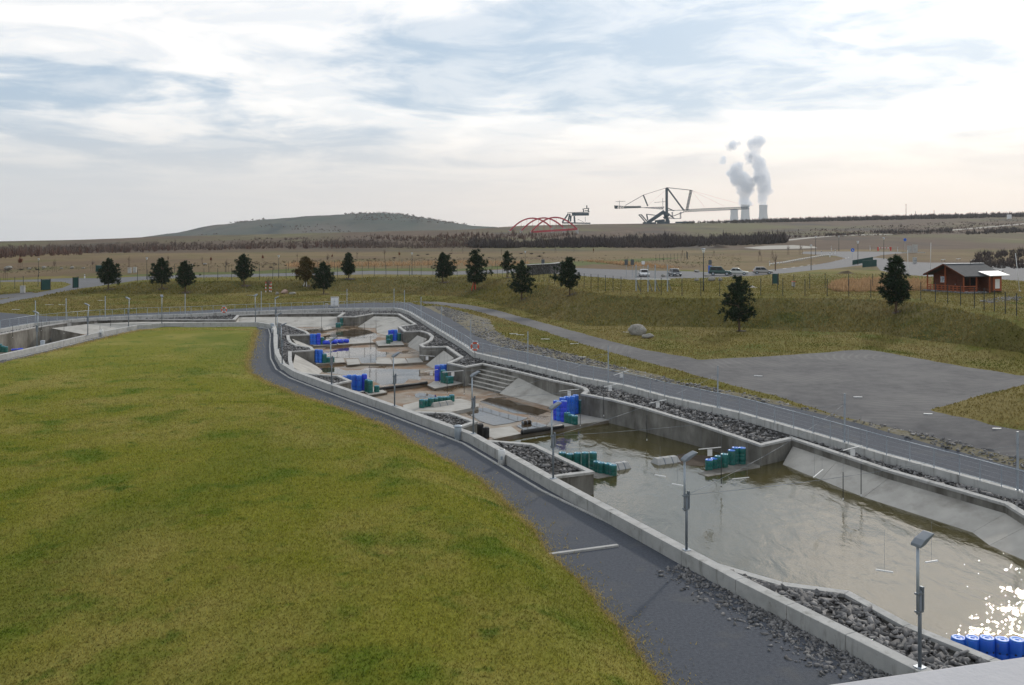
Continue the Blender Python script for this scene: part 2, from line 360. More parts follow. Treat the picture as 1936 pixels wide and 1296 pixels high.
M_verdant = mat('green_verge_grass', (0.075,0.09,0.026), (0.105,0.115,0.034), rough=1, scale=.3, coord='World', spec=.1)
M_tuft = mat('rough_grass_tufts', (0.1389,0.1224,0.02805), (0.2058,0.1649,0.0561), rough=1, scale=.25, island=.4, coord='World', spec=.1, extra=grass_extra((0.2212,0.1702,0.07013), (0.08232,0.09576,0.01683), 0.055))
leafy(M_tuft, .45); leafy(M_fringe, .5); leafy(M_blade, .5); leafy(M_reed, .4)
def water_mat(name, tint, murk, rough, b1, s1, b2, s2, mur, ior):
    m = bpy.data.materials.new(name); m.use_nodes = True; nt = m.node_tree; N, L = nt.nodes, nt.links; N.clear()
    geo = N.new('ShaderNodeNewGeometry')
    hs = []
    for sc, st in ((s1, (1,.45,1)), (s2, (1,.5,1))):
        mp = N.new('ShaderNodeMapping'); mp.inputs['Scale'].default_value = st; mp.inputs['Rotation'].default_value = (0,0,.15); L.new(geo.outputs['Position'], mp.inputs[0])
        n = N.new('ShaderNodeTexNoise'); n.inputs['Scale'].default_value = sc; n.inputs['Detail'].default_value = 3; n.inputs['Distortion'].default_value = .4; L.new(mp.outputs[0], n.inputs['Vector']); hs.append(n.outputs[0])
    bA = N.new('ShaderNodeBump'); bA.inputs['Distance'].default_value = b1; L.new(hs[0], bA.inputs['Height'])
    bB = N.new('ShaderNodeBump'); bB.inputs['Distance'].default_value = b2; L.new(hs[1], bB.inputs['Height']); L.new(bA.outputs[0], bB.inputs['Normal'])
    gl = N.new('ShaderNodeBsdfGlossy'); gl.inputs['Roughness'].default_value = rough; L.new(bB.outputs[0], gl.inputs['Normal'])
    tr = N.new('ShaderNodeBsdfTransparent'); tr.inputs[0].default_value = (*tint, 1)
    df = N.new('ShaderNodeBsdfDiffuse'); df.inputs[0].default_value = (*murk, 1)
    mx = N.new('ShaderNodeMixShader'); mx.inputs[0].default_value = mur; L.new(tr.outputs[0], mx.inputs[1]); L.new(df.outputs[0], mx.inputs[2])
    fr = N.new('ShaderNodeFresnel'); fr.inputs[0].default_value = ior; L.new(bB.outputs[0], fr.inputs['Normal'])
    m2 = N.new('ShaderNodeMixShader'); L.new(fr.outputs[0], m2.inputs[0]); L.new(mx.outputs[0], m2.inputs[1]); L.new(gl.outputs[0], m2.inputs[2])
    o = N.new('ShaderNodeOutputMaterial'); L.new(m2.outputs[0], o.inputs[0]); MATS[name] = m; return m
M_water = water_mat('pool_water', (0.55,0.48,0.22), (0.15,0.125,0.04), .02, .055, 1.0, .0055, 10., .45, 2.5)
M_film = water_mat('shallow_water', (0.72,0.58,0.40), (0.22,0.15,0.08), .015, .0012, 1.2, .0006, 4.0, .25, 4.5)
M_poolfloor = mat('pool_floor', (0.22,0.165,0.055), (0.16,0.12,0.035), (0.20,0.11,0.045), rough=.9, scale=.3, scale3=.15, coord='World')
# ================================================================ lines of the place, read off the level planes
ZL = 0.55                                        # top of the parapet beside the lawn path
LEFT_PAR = GL([(2080,1440),(1739,1262),(1400,1094),(1298,1040),(1046,905),(893,820),(746,767),(626,726),(560,702),(535,687),(524,668),(521,645),(521,625),(517,614),(490,609.5),(400,609.5),(310,611),(258,615),(196,626.5),(165,633),(72,655),(0,671),(-320,745)], ZL)
RIGHT_PAR = GL([(2500,1122,-.3),(1938,931,-.25),(1816,897,-.2),(1678,860,-.1),(1539,819,.05),(1400,780,.25),(1258,749,.42),(1180,728,.52),(1096,713,.65),(998,689,.8),(899,667,.85),(880,653,.87),(818,616,.92),(775,590,.95),(759,584.5,.95),(745,582.5,.95),(651,583,.95),(531,587,.9),(444,590,.85),(361,594,.8),(258,597,.8),(165,602,.7),(67,611,.65),(0,622,.6),(-320,678,.5)])
HOLE = [(p[0], p[1]) for p in LEFT_PAR] + [(p[0], p[1]) for p in reversed(RIGHT_PAR)]
LAWN_EDGE = GL([(1330,1400),(1248,1296),(1189,1214),(1144,1162),(1092,1101),(1032,1047),(1012,1005),(980,976),(942,941),(900,906),(847,876),(774,836),(731,809),(655,779),(581,755),(514,729),(473,707),(467,692),(469,681),(479,647),(486,620),(482,616),(400,617.5),(284,620.5),(232,632),(155,651),(52,677),(0,688.6),(-330,770)], 0)
RP_OUT = GL([(2500,1065,-.4),(1938,892,-.38),(1816,858,-.33),(1678,822,-.22),(1539,784,-.05),(1361,745,.15),(1232,719,.3),(1180,708.5,.4),(1107,691,.52),(1020,671.6,.65),(946,656,.7),(901,635,.75),(847,600,.8),(799,579,.8),(775,572,.8),(700,572,.8),(633,576,.75),(531,580,.7),(361,588,.7),(240,594,.6),(165,598,.55),(85,598,.5),(0,591,.5),(-320,575,.5)])
VERGE_OUT = GL([(2500,1035,.0),(1938,866,.0),(1750,818,.1),(1600,789,.2),(1400,741,.35),(1280,719,.45),(1160,690,.6),(1080,670,.62),(1000,652,.65),(960,640,.7),(935,625,.75),(925,605,.8),(880,592,.8),(845,582,.8),(815,578,.8)])
TRACK_UP = GL([(775,571.5),(830,572),(890,577),(960,592),(1010,605),(1090,627),(1150,645),(1220,662),(1320,680)], .6)
TRACK_LOW = GL([(2500,960),(1938,847),(1761,808),(1594,775),(1400,727),(1300,703),(1200,680),(1100,650),(1030,627),(960,607),(900,590),(845,580.5),(815,577)], .6)
LOT = GL([(1320,680),(1400,678),(1500,672),(1600,664),(1640,661),(1720,675),(1800,690),(1938,712),(2500,830)], .5)
LOT[0] = TRACK_UP[-1]
LOT_LOW = GL([(2500,835),(2100,760),(1938,757),(1870,761),(1811,768),(1758,775)], .5)
WEDGE_LOW = GL([(1758,775),(1800,786),(1860,801),(1938,818),(2500,940)], .5)
TOE = GL([(-320,585),(0,566),(120,560),(181,558),(300,559),(387,559),(450,558),(631,554),(760,558),(850,562),(900,568),(1029,602),(1107,619),(1250,622),(1400,625),(1538,631),(1649,632),(1760,651),(1936,684),(2200,740),(2700,850)], .5)
CREST = GL([(-320,572,1.0),(0,553,1.1),(100,549,1.2),(181,545,1.4),(258,533,2.3),(352,530,2.8),(490,528,3),(708,522,3.1),(837,522,3.2),(900,522,3.3),(1003,533,3.6),(1086,546,3.8),(1158,555,4),(1287,559,4),(1400,560,4),(1566,561,4),(1677,564,4),(1746,571,4),(1815,582,4),(1936,607,4),(2200,670,4),(2700,790,4)])
PLATEAU = GL([(-320,545,1.3),(0,530,1.6),(150,522,2),(258,522,2.4),(490,518,2.8),(700,512,2.95),(900,512,3.2),(1003,520,3.4),(1200,534,3.7),(1400,530,3.6),(1560,528,3.6),(1700,548,3.7),(1820,553,3.8),(1936,565,3.8),(2700,650,3.8),(1936,505,3.5),(1600,490,3.3),(1400,505,3.4),(1250,520,3.5)])
CR_LAWN = GL([(0,900,.55),(200,760,.35),(330,700,.25),(425,660,.15),(425,700,.4),(520,765,.7),(620,805,.85),(720,850,.9),(800,890,.95),(880,950,.95),(940,1020,1),(990,1100,1),(1050,1200,1),(1120,1300,1),(1200,1440,1),(400,900,.8),(600,1100,1.1),(300,1200,.9),(0,1296,.6),(0,1100,.5),(800,1300,1.15)])
CR_LAWN = [G(px_, py_, z_) for px_, py_, z_ in [(CX+p[0]/p[1]*FPX, HY+FPX*(HC-p[2])/p[1], p[2]*1.45) for p in CR_LAWN]]
def col_pts():
    cols = [-700,0,200,330,450,700,880,1000,1160,1400,1600,1936,2700]
    rows = {340:[2.2,2.2,2.3,2.5,2.6,2.8,3,3,3,3.2,3.4,3.6,3.6], 480:[2,2,2,2.2,2.5,2.8,3,3.2,3.4,3.6,4,5,5]}
    def zy(Y, ys): return [HC-(y-HY)*Y/FPX for y in ys]
    rows[820] = zy(820, [461,458,452,446,444,438,436,440,441,440,437,432,432])
    rows[1250] = [-8,-8,-8,-2,0,5,13]+zy(1250, [426,423.5,420.5,416,408.5,408])
    rows[2000] = [-24,-24,-24,-20,-14,-5,8,15,16,16,18,20,20]
    rows[6800] = [-120,-120,-115,-110,-90,-60,-30,0,5,10,10,10,10]
    rows[12000] = [-260,-260,-260,-240,-200,-150,-90,-10,-10,-5,-5,-5,-5]
    return [((c-CX)*Y/FPX, Y, z) for Y, zs in rows.items() for c, z in zip(cols, zs)]
NEAR = [(-60,-60,.5),(60,-60,.4),(-400,-300,.4),(400,-300,.4),(-400,0,.5),(400,0,.5),(0,5,.6),(-20,10,.8),(14,14,.2),(40,14,.2),(-40,20,.6),(-400,120,.5),(400,110,.5),(-700,-700,0),(700,-700,0),(-9000,-700,0),(9000,-700,0),(-9000,400,0),(9000,400,3)]
def control_tin():
    pts = []; edges = []
    def line(l, dz=0.0):
        b = len(pts); pts.extend([(p[0], p[1], p[2]+dz) for p in l]); edges.extend([(b+i, b+i+1) for i in range(len(l)-1)])
    line(LEFT_PAR, -ZL); line(RIGHT_PAR, -.15); line(LAWN_EDGE); line(RP_OUT); line(TOE); line(CREST); line(VERGE_OUT)
    pts.extend(PLATEAU); pts.extend(CR_LAWN); pts.extend(col_pts()); pts.extend(NEAR); pts.extend(LOT[4:]); pts.extend(WEDGE_LOW)
    v, e, f, ov, oe, of = delaunay_2d_cdt([Vector((p[0], p[1])) for p in pts], edges, [], 0, 1e-4)
    Z = np.zeros(len(v))
    for i, o in enumerate(ov):
        if o: Z[i] = pts[o[0]][2]
        else:
            dd = [((p[0]-v[i].x)**2+(p[1]-v[i].y)**2, p[2]) for p in pts]; Z[i] = min(dd)[1]
    V = np.array([(p.x, p.y) for p in v]); return V, Z, np.array([list(t) for t in f])
TV, TZ, TF = control_tin()
GS = np.linspace(-1.0, 1.0, 401); GU = np.linspace(math.log(9.0), math.log(11500.0), 560)
def tin_eval(X, Y):
    out = np.zeros(len(X)); done = np.zeros(len(X), bool)
    for t in TF:
        a, b, c = TV[t[0]], TV[t[1]], TV[t[2]]
        lo = np.minimum(np.minimum(a, b), c); hi = np.maximum(np.maximum(a, b), c)
        k = np.nonzero(~done & (X >= lo[0]-1e-6) & (X <= hi[0]+1e-6) & (Y >= lo[1]-1e-6) & (Y <= hi[1]+1e-6))[0]
        if not len(k): continue
        dt = (b[1]-c[1])*(a[0]-c[0])+(c[0]-b[0])*(a[1]-c[1])
        if abs(dt) < 1e-9: continue
        x, y = X[k], Y[k]
        w0 = ((b[1]-c[1])*(x-c[0])+(c[0]-b[0])*(y-c[1]))/dt; w1 = ((c[1]-a[1])*(x-c[0])+(a[0]-c[0])*(y-c[1]))/dt; w2 = 1-w0-w1
        ok = (w0 > -1e-5) & (w1 > -1e-5) & (w2 > -1e-5); kk = k[ok]
        out[kk] = w0[ok]*TZ[t[0]]+w1[ok]*TZ[t[1]]+w2[ok]*TZ[t[2]]; done[kk] = True
    return out
_S, _U = np.meshgrid(GS, GU); _Y = np.exp(_U); GZ = tin_eval((_S*_Y).ravel(), _Y.ravel()).reshape(_S.shape)
# soften the creases of the banks a little (in range only)
for _ in range(3): GZ[1:-1] = GZ[1:-1]*.5+(GZ[:-2]+GZ[2:])*.25
for _ in range(3): GZ[:, 1:-1] = GZ[:, 1:-1]*.5+(GZ[:, :-2]+GZ[:, 2:])*.25
def zfun(X, Y):
    X = np.atleast_1d(np.asarray(X, float)); Y = np.atleast_1d(np.asarray(Y, float)); r = np.empty(len(X))
    inside = (Y > 9.1) & (np.abs(X) < Y*.99)
    if (~inside).any(): r[~inside] = tin_eval(X[~inside], Y[~inside])
    if inside.any():
        x, y = X[inside], Y[inside]; a = np.clip((x/y+1)*200, 0, 399.999); b = np.clip((np.log(y)-GU[0])/(GU[1]-GU[0]), 0, 558.999)
        i = a.astype(int); j = b.astype(int); fa = a-i; fb = b-j
        r[inside] = (GZ[j, i]*(1-fa)+GZ[j, i+1]*fa)*(1-fb)+(GZ[j+1, i]*(1-fa)+GZ[j+1, i+1]*fa)*fb
    return r
def zt(x, y): return float(zfun([x], [y])[0])
def onT_many(px, py):
    "where the line of sight through photo points meets the ground"
    px = np.asarray(px, float); py = np.asarray(py, float); s = (px-CX)/FPX; k = (py-HY)/FPX
    a = np.clip((s+1)*200, 0, 399.999); i = a.astype(int); fa = a-i
    prof = GZ[:, i]*(1-fa)+GZ[:, i+1]*fa; Yr = np.exp(GU)[:, None]
    g = (HC-k*Yr)-prof; hit = g <= 0; j = np.where(hit.any(0), hit.argmax(0), len(GU)-1); j = np.maximum(j, 1)
    n = np.arange(len(px)); g0, g1 = g[j-1, n], g[j, n]; w = g0/np.where(np.abs(g0-g1) < 1e-9, 1e-9, g0-g1)
    Y = np.exp(GU[j-1]+(GU[j]-GU[j-1])*np.clip(w, 0, 1)); X = s*Y
    return np.stack([X, Y, zfun(X, Y)], 1)
def onT(px, py): return Vector(onT_many([px], [py])[0])
def onTL(l): return [tuple(p) for p in onT_many([q[0] for q in l], [q[1] for q in l])]
# ================================================================ the ground, cut along the edges of paths, track, roads
def jag(l, step, amp, sc):
    out = []
    R = resample([(p[0], p[1], 0) for p in l], step)
    for i, p in enumerate(R):
        if 0 < i < len(R)-1:
            q = noise.noise_vector(Vector((p.x*sc, p.y*sc, 3.3)))+.5*noise.noise_vector(Vector((p.x*sc*3, p.y*sc*3, 1.3)))
            p = Vector((p.x+q.x*amp, p.y+q.y*amp, 0))
        out.append((p.x, p.y))
    return out
L_lawn = jag(LAWN_EDGE, .3, .16, .9)
L_rp = jag(RP_OUT, .8, .12, .6); L_verge = jag(VERGE_OUT, .6, .35, .5); L_tu = jag(TRACK_UP, .8, .25, .4); L_tl = jag(TRACK_LOW, .8, .25, .4)
L_lot = jag(LOT, .8, .35, .35); L_lotlow = jag(LOT_LOW, .8, .35, .35); L_wl = jag(WEDGE_LOW, .8, .3, .35)
xy = lambda l: [(p[0], p[1]) for p in l]
P_path = xy(LEFT_PAR)+L_lawn[::-1]
P_lawn = L_lawn+[(-400,60),(-400,-250),(60,-250),(30,10)]
P_rpath = xy(RIGHT_PAR)+L_rp[::-1]
P_verge = [p for p in L_rp if p[1] < G(815,577.5,.8)[1]+1 and p[0] > G(800,585,.8)[0]]+L_verge[::-1]
P_track = L_tu+L_lot[1:1]+[]+L_wl[::-1][:0]+[(x, y) for x, y in L_wl]+L_tl
P_lot = L_lot+L_lotlow
ROAD1 = xy(onTL([(-300,600),(0,575),(40,567),(110,553),(160,545),(210,538),(258,530.5),(352,525.5),(490,523.5),(700,519),(860,520),(985,516),(1060,519),(1200,530),(1300,527),(1430,522),(1560,509.5),(1650,500.5),(1690,497),(1690,491),(1655,487),(1600,497),(1500,506),(1400,516),(1300,513.5),(1200,511),(1100,508),(1020,506),(860,514),(700,512.5),(490,518),(330,521),(258,523.5),(200,526.5),(130,527.5),(60,529),(0,529.5),(-300,531),(-300,535),(0,533.5),(60,532.8),(120,533.5),(135,538),(118,545),(60,556),(0,567),(-300,590)]))
ROAD2 = xy(onTL([(1430,517),(1490,511),(1570,497),(1600,489),(1580,484),(1515,480),(1520,476.5),(1610,476),(1700,477),(1712,479),(1665,483),(1640,490),(1600,501),(1500,513)]))
LOT2 = xy(onTL([(1652,497),(1700,495),(1760,497),(1830,497),(1936,504),(2200,515),(2200,545),(1936,532),(1880,528),(1830,527),(1760,524),(1700,519),(1665,512)]))
PALE = xy(onTL([(1405,468),(1450,464.5),(1500,463.5),(1540,465.5),(1545,469),(1500,471),(1440,472)]))
PALE2 = xy(onTL([(1430,459.5),(1520,449),(1580,445.2),(1660,443.2),(1700,443.8),(1660,444.6),(1582,446.8),(1525,451),(1432,461.5)]))
PALE3 = xy(onTL([(1775,436.5),(1850,430.5),(1990,418),(1990,419.8),(1850,432.3),(1777,438)]))
GREENV = xy(onTL([(180,521.5),(330,516),(490,512),(700,507),(860,508),(990,500),(1200,490),(1290,487),(1200,497),(1060,505),(1015,505.5),(860,513.6),(700,512.1),(490,517.6),(330,520.6),(258,523)]))
YARD = xy(onTL([(-300,600),(0,566),(70,556),(60,552.5),(0,557),(-300,575)]))
def build_ground():
    pts = []; edges = []
    def line(l, closed=False):
        b = len(pts); n = len(l); pts.extend(l); edges.extend([(b+i, b+i+1) for i in range(n-1)])
        if closed: edges.append((b+n-1, b))
    line(xy(resample(LEFT_PAR, 1.5))); line(xy(resample(RIGHT_PAR, 1.5)))
    for l in (L_lawn, L_rp, L_verge, L_tu, L_tl, L_lot, L_lotlow, L_wl): line(l)
    line(jag([L_lotlow[-1], L_tu[-1]], 2., 0, 1))
    for l in (ROAD1, ROAD2, LOT2, PALE, PALE2, PALE3, YARD, GREENV): line(l, True)
    line([(-9000,-700),(9000,-700),(9000,11500),(-9000,11500)], True)
    line(xy(resample([(p[0], p[1], 0) for p in CREST], 5))); line(xy(resample([(p[0], p[1], 0) for p in TOE], 5)))
    Ys = [11.5]
    while Ys[-1] < 11000: Ys.append(Ys[-1]*(1.028 if Ys[-1] < 300 else 1.045))
    for r, Y in enumerate(Ys):
        ss = np.linspace(-.72, .72, 110 if Y < 400 else 70)+(.004 if r % 2 else 0)
        for s in ss: pts.append((s*Y+random.uniform(-.002, .002)*Y, Y*(1+random.uniform(-.006, .006))))
    for y in range(-250, 12, 25):
        for x in range(-300, 301, 25): pts.append((x+random.uniform(-3, 3), y+random.uniform(-3, 3)))
    for Y in [20,40,80,160,320,700,1500,3500,8000]:
        for s in (-1.6,-1.2,-.95,.95,1.2,1.6):
            if abs(s*Y) < 8900: pts.append((s*Y, Y))
    v, e, f, _, _, _ = delaunay_2d_cdt([Vector(p) for p in pts], edges, [], 0, 1e-4)
    V = np.array([(p.x, p.y) for p in v]); F = np.array([t[:3] for t in f]); Z = zfun(V[:, 0], V[:, 1])
    # grass is uneven, made surfaces are flat
    made = np.zeros(len(V), bool)
    for P in (P_path, P_rpath, P_track, P_lot, ROAD1, ROAD2, LOT2): made |= inpoly(V, P)
    for i in np.nonzero((~made) & (V[:, 1] < 1500) & (V[:, 1] > 10))[0]:
        x, y = V[i]; a = .05 if y < 75 else .09 if y < 200 else .3
        Z[i] += a*noise.noise(Vector((x*.35, y*.35, 0)))+a*1.2*noise.noise(Vector((x*.11, y*.11, 5)))
    C = V[F].mean(1); reg = np.full(len(F), 'meadow', dtype=object)
    reg[C[:, 1] > 215] = 'field'; 
    ysil = HY+FPX*(HC-zfun(C[:, 0], C[:, 1]))/np.maximum(C[:, 1], 1)
    reg[(C[:, 1] > 420)] = 'heath'
    toe_crest = xy(CREST)+xy(TOE)[::-1]
    reg[inpoly(C, toe_crest)] = 'bank'
    reg[inpoly(C, P_lawn)] = 'lawn'
    for P, n in ((GREENV,'green'),(YARD,'track'),(ROAD1,'road'),(ROAD2,'road'),(LOT2,'road'),(PALE,'pale'),(PALE2,'pale'),(PALE3,'pale'),(P_verge,'verge'),(P_rpath,'rpath'),(P_lot,'lot'),(P_track,'track'),(P_path,'path')):
        reg[inpoly(C, P)] = n
    reg[inpoly(C, HOLE)] = 'hole'
    V3 = np.column_stack([V, Z])
    defs = {'lawn':('lawn',M_lawn,'short olive green lawn beside the gravel path'), 'path':('gravel_path',M_path,'dark blue grey gravel path along the lawn'),
            'rpath':('railing_path',M_path,'dark gravel path behind the steel railing'), 'verge':('stony_verge',M_verge,'stony verge beside the railing path'),
            'track':('gravel_track',M_track,'grey gravel track with wheel marks'), 'lot':('gravel_lot',M_track,'grey gravel turning area'),
            'road':('road',M_road,'grey asphalt road and car park'), 'pale':('sandy_track',M_lightroad,'pale sandy ground'), 'bank':('grass_bank',M_berm,'sloping grass bank below the fence'),
            'green':('green_verge',M_verdant,'dark green grass verge behind the road'), 'meadow':('meadow',M_meadow,'short grass around the track'), 'field':('dry_field',M_field,'dry tan field beyond the road'), 'heath':('heathland',M_heath,'brown heath rising to the skyline')}
    res = {}
    for k, (nm, mt, lb) in defs.items():
        T = F[reg == k]
        if not len(T): continue
        u, inv = np.unique(T.ravel(), return_inverse=True)
        a = V3[u]; t = inv.reshape(-1, 3)
        cr = np.cross(a[t[:, 1]]-a[t[:, 0]], a[t[:, 2]]-a[t[:, 0]])[:, 2]; t[cr < 0] = t[cr < 0][:, ::-1]
        o = link(nm, np_mesh(nm, a, t, mt, smooth=True)); tag(o, lb, None, None, 'structure'); o['category'] = 'ground'; res[k] = (a, t)
    return res
GROUND = build_ground()
# ================================================================ the whitewater channel
ZW = -1.6                                                     # level of the pool
Z1, Z2, Z3, Z4, Z5 = -1.4, -1.2, -1.0, -.8, -.62              # floors of the basins, rising upstream
RCOPE = GL([(-320,700,.2),(0,632,.3),(67,619,.35),(129,609.5,.4),(181,605,.45),(258,603.5,.5),(361,604.5,.5),(444,604.5,.5),(452,596,.55),(490,594.5,.55),(531,593,.6),(648,591.5,.65),(637,599,.65),(671,599,.65),(707,593,.65),(752,593.6,.65),(783,613,.62),(752,617.5,.6),(764,627,.58),(794,626,.58),(808,630,.55),(815,636,.55),(811,643,.55),(803,647.5,.5),(792,652,.5),(800,656.5,.48),(842,655.5,.45),(870,675,.42),(844,686,.4),(880,694,.38),(912,688,.35),(980,703.5,.33),(1042,719,.3),(1085,728,.28),(1102,734,.28),(1106,739,.27),(1098,744.5,.25),(1155,755.5,.2),(1219,772,.1),(1323,803,-.1),(1439,842,-.32),(1497,829,-.32),(1678,889,-.32),(1900,952,-.32),(1938,976,-.32),(2300,1110,-.32)])
LC_A = GL([(530,609.5,.45),(555,617.5,.45),(581,627,.42),(587,632.7,.42),(547,634,.42),(547.5,640,.42),(552,647,.41),(564,653,.4),(590,656.5,.4),(595,662,.4),(551,665,.4),(551.5,681,.4),(557,700,.4)])
LC_B = GL([(566,703.5,.4),(599,707.5,.38),(642,709.7,.36),(665,720,.36),(628,727.5,.36)])
LC_C = GL([(788,778,.3),(855,780,.25),(903,797,.22),(868,809,.22)])
LC_D = GL([(921,832,.1),(1009,838.6,-.2),(1124,892,-.35),(1044,902,-.35)])
LC_E = GL([(1352,1064,-.1),(1480,1101,-.2),(1605,1117.5,-.2),(1721,1180,-.2),(1881,1244,-.2),(2080,1325,-.2)])
def pieces(root, line, d0, d1, top, bot, L, gap, name, m, bevel=.008, step_split=True):
    "a run of wall cut into separate pieces; d0/d1 lateral limits, top offset to line z, bot absolute"
    R = []
    for a, b in zip(line[:-1], line[1:]):
        a, b = Vector(a), Vector(b); k = max(1, round((b-a).length/L)); R += [a.lerp(b, j/k) for j in range(k)]
    R.append(Vector(line[-1])); A = offset_line(R, d0); B = offset_line(R, d1)
    for i in range(len(R)-1):
        def cut(P):
            e = min(.3, gap/max(.05, (P[i+1]-P[i]).length)); return P[i].lerp(P[i+1], e), P[i+1].lerp(P[i], e)
        a0, a1 = cut(A); b0, b1 = cut(B); o = root.location
        tp = [a0, a1, b1, b0]
        if d1 < d0: tp = tp[::-1]
        mb = MB(); c = (a0+a1+b0+b1)/4; c.z = 0
        bz = lambda p: bot if bot is not None else p.z+top-.14
        mb.hexa([(p.x-c.x, p.y-c.y, bz(p)) for p in tp], [(p.x-c.x, p.y-c.y, p.z+top) for p in tp])
        mb.f = [q[::-1] for q in mb.f] if d1 > d0 else mb.f
        me = mb.mesh(name, m); bm = bmesh.new(); bm.from_mesh(me); bmesh.ops.recalc_face_normals(bm, faces=bm.faces)
        if bevel: bmesh.ops.bevel(bm, geom=[e for e in bm.edges], offset=bevel, segments=1, affect='EDGES')
        bm.to_mesh(me); bm.free(); link(name, me, root, Vector((c.x, c.y, 0))-o)
    return A, B
def wall_run(line, d, bot, label):
    r = empty('channel_wall', (line[0][0], line[0][1], 0), label, 'wall', 'concrete walls of the whitewater channel')
    pieces(r, line, 0.03*(1 if d > 0 else -1), d-.04*(1 if d > 0 else -1), -.139, bot, 3.2, .004, 'wall_panel', M_wall, 0)
    pieces(r, line, -0.02*(1 if d > 0 else -1), d, 0, None, 3.2, .006, 'coping', M_cope, .01)
    r['kind'] = 'thing'; return r
rp = empty('parapet_wall', (LEFT_PAR[0][0], LEFT_PAR[0][1], 0), 'low pale concrete parapet between lawn path and channel, carrying lamp posts', 'wall')
pieces(rp, LEFT_PAR, -.23, .23, 0, -2.3, 2.7, .008, 'parapet_panel', M_cope, .015)
rr = empty('parapet_wall', (RIGHT_PAR[0][0], RIGHT_PAR[0][1], 0), 'low concrete parapet under the steel railing on the far bank', 'wall')
pieces(rr, RIGHT_PAR, -.22, .2, 0, -1.6, 2.7, .008, 'parapet_panel', M_conc, .012)
wall_run(RCOPE, .36, -2.4, 'stained concrete channel wall zigzagging below the railing path')
for l, t in ((LC_A,'concrete wall of two rounded side bays next to the lawn path'),(LC_B,'short angled wall around stones beside a row of blue columns'),
             (LC_C,'short angled wall around stones beside two black cylinders'),(LC_D,'wedge shaped wall around stones at the pool head'),(LC_E,'long low wall holding coarse stones at the pool edge')):
    wall_run(l, -.34, -2.4, t)
# kerb drain along the path
kd = empty('kerb_line', (0, 0, 0), 'narrow concrete kerb set in the gravel along the parapet', 'kerb')
kd['kind'] = 'thing'; rp['kind'] = 'thing'; rr['kind'] = 'thing'
KL = [Vector((p.x, p.y, .05)) for p in offset_line(LEFT_PAR[3:-1], .62)]
KL[0] = Vector(G(1221,1021,.05)); kd.location = (KL[0].x, KL[0].y, 0)
pieces(kd, KL, -.07, .07, 0, -.1, 2.0, .01, 'kerb_stone', M_cope, .006)
ck = MB(); a, b = Vector(G(1033,1050,.03)), Vector(G(1168,1032,.03)); ck.bar(a, b, .16, .1)
tag(ck.build('path_edging', M_cope, bevel=.006), 'pale concrete strip laid across the dark gravel path', 'kerb')
# ---- floors, sills, aprons
fl = empty('channel_floor', (0, 70, 0), 'stepped concrete bed of the drained whitewater channel', 'channel'); del fl['category']; fl['kind'] = 'structure'
def part(mb, name, m, root, bevel=0, smooth=False):
    o = root.location; mb.v = [(x-o[0], y-o[1], z-o[2]) for x, y, z in mb.v]; return mb.build(name, m, root, smooth, bevel=bevel)
FR1 = [(820,858),(933,831),(988,820),(1152,795),(1215,783)]
FR2 = [(655,752),(690,748),(731,742),(727,737),(806,727),(822,735),(880,724),(905,720)]
FR3 = [(590,690),(653,685.5),(656.5,690),(681,688),(743,689),(800,685.5),(840,683)]
FR4 = [(583,655),(639,652.6),(709,648),(715,654.5),(764,652.6),(800,650)]
FR5 = [(575,630),(629,622),(671,616.5),(690,612)]
BACK = GL([(1130,650),(820,606),(650,592),(400,596),(300,608),(420,640),(520,700),(560,740),(700,800)], Z1)
def slab(front, z, back, name):
    poly = GL(front, z)+[(x, y, z) for x, y, _ in GL(back, z)]
    part(MB().prism(poly, z-.6, z), name, M_slab, fl)
    e = MB()
    for p, q in zip(poly[:len(front)-1], poly[1:len(front)]):
        p, q = Vector(p), Vector(q); t = (q-p).to_2d().normalized(); n = Vector((t.y, -t.x, 0))*.012
        if n.y > 0: n = -n
        e.hexa([p+n*.1+Vector((0,0,-.5)), q+n*.1+Vector((0,0,-.5)), q-n+Vector((0,0,-.5)), p-n+Vector((0,0,-.5))], [p+n+Vector((0,0,.004)), q+n+Vector((0,0,.004)), q-n*6+Vector((0,0,.004)), p-n*6+Vector((0,0,.004))])
    part(e, 'sill_edge', M_edge, fl)
slab(FR1, Z1, [(1150,700),(900,640),(700,590),(480,640),(520,720),(700,800)], 'basin_floor')
slab(FR2, Z2, [(1000,640),(880,620),(700,592),(500,620),(520,700),(600,745)], 'basin_floor')
slab(FR3, Z3, [(880,640),(860,615),(700,590),(500,615),(520,660)], 'basin_floor')
slab(FR4, Z4, [(830,625),(800,605),(700,588),(510,610),(530,640)], 'basin_floor')
slab(FR5, Z5, [(680,596),(600,592),(300,596),(90,612),(92.7,623),(162,633.5),(320,650),(515,635)], 'basin_floor')
for q, z, t in (([(597,688),(652,685),(649,677),(600,679)],Z3,.05),([(657,690),(681,688),(677,679),(654,679.5)],Z3,.06),([(711,687.6),(742,688.2),(737,677),(711,676.3)],Z3,.05),([(744,688),(771,686.5),(765,677.3),(741,678)],Z3,.06),([(772.5,686.3),(800,684.5),(793,676),(767,677.2)],Z3,.05),
                ([(715,653.8),(764,651.9),(757,641),(710,645)],Z4,.06),([(640,652),(707,647.5),(703,643.5),(640,647)],Z4,.03),([(592,654),(637,652),(634,646.5),(592,648)],Z4,.05),
                ([(696,747),(731,741.5),(723,736.5),(690,741)],Z2,.06),([(808,728),(822,734.5),(876,724),(868,716),(826,718)],Z2,.06),
                ([(935,830),(985,820),(966,806),(908,813),(920,824)],Z1,.02),([(1030,812),(1152,794),(1100,783),(1046,788)],Z1,.05)):
    part(MB().prism(GL(q, z+t), z-.02, z+t), 'sill_block', M_sill, fl, bevel=.01)
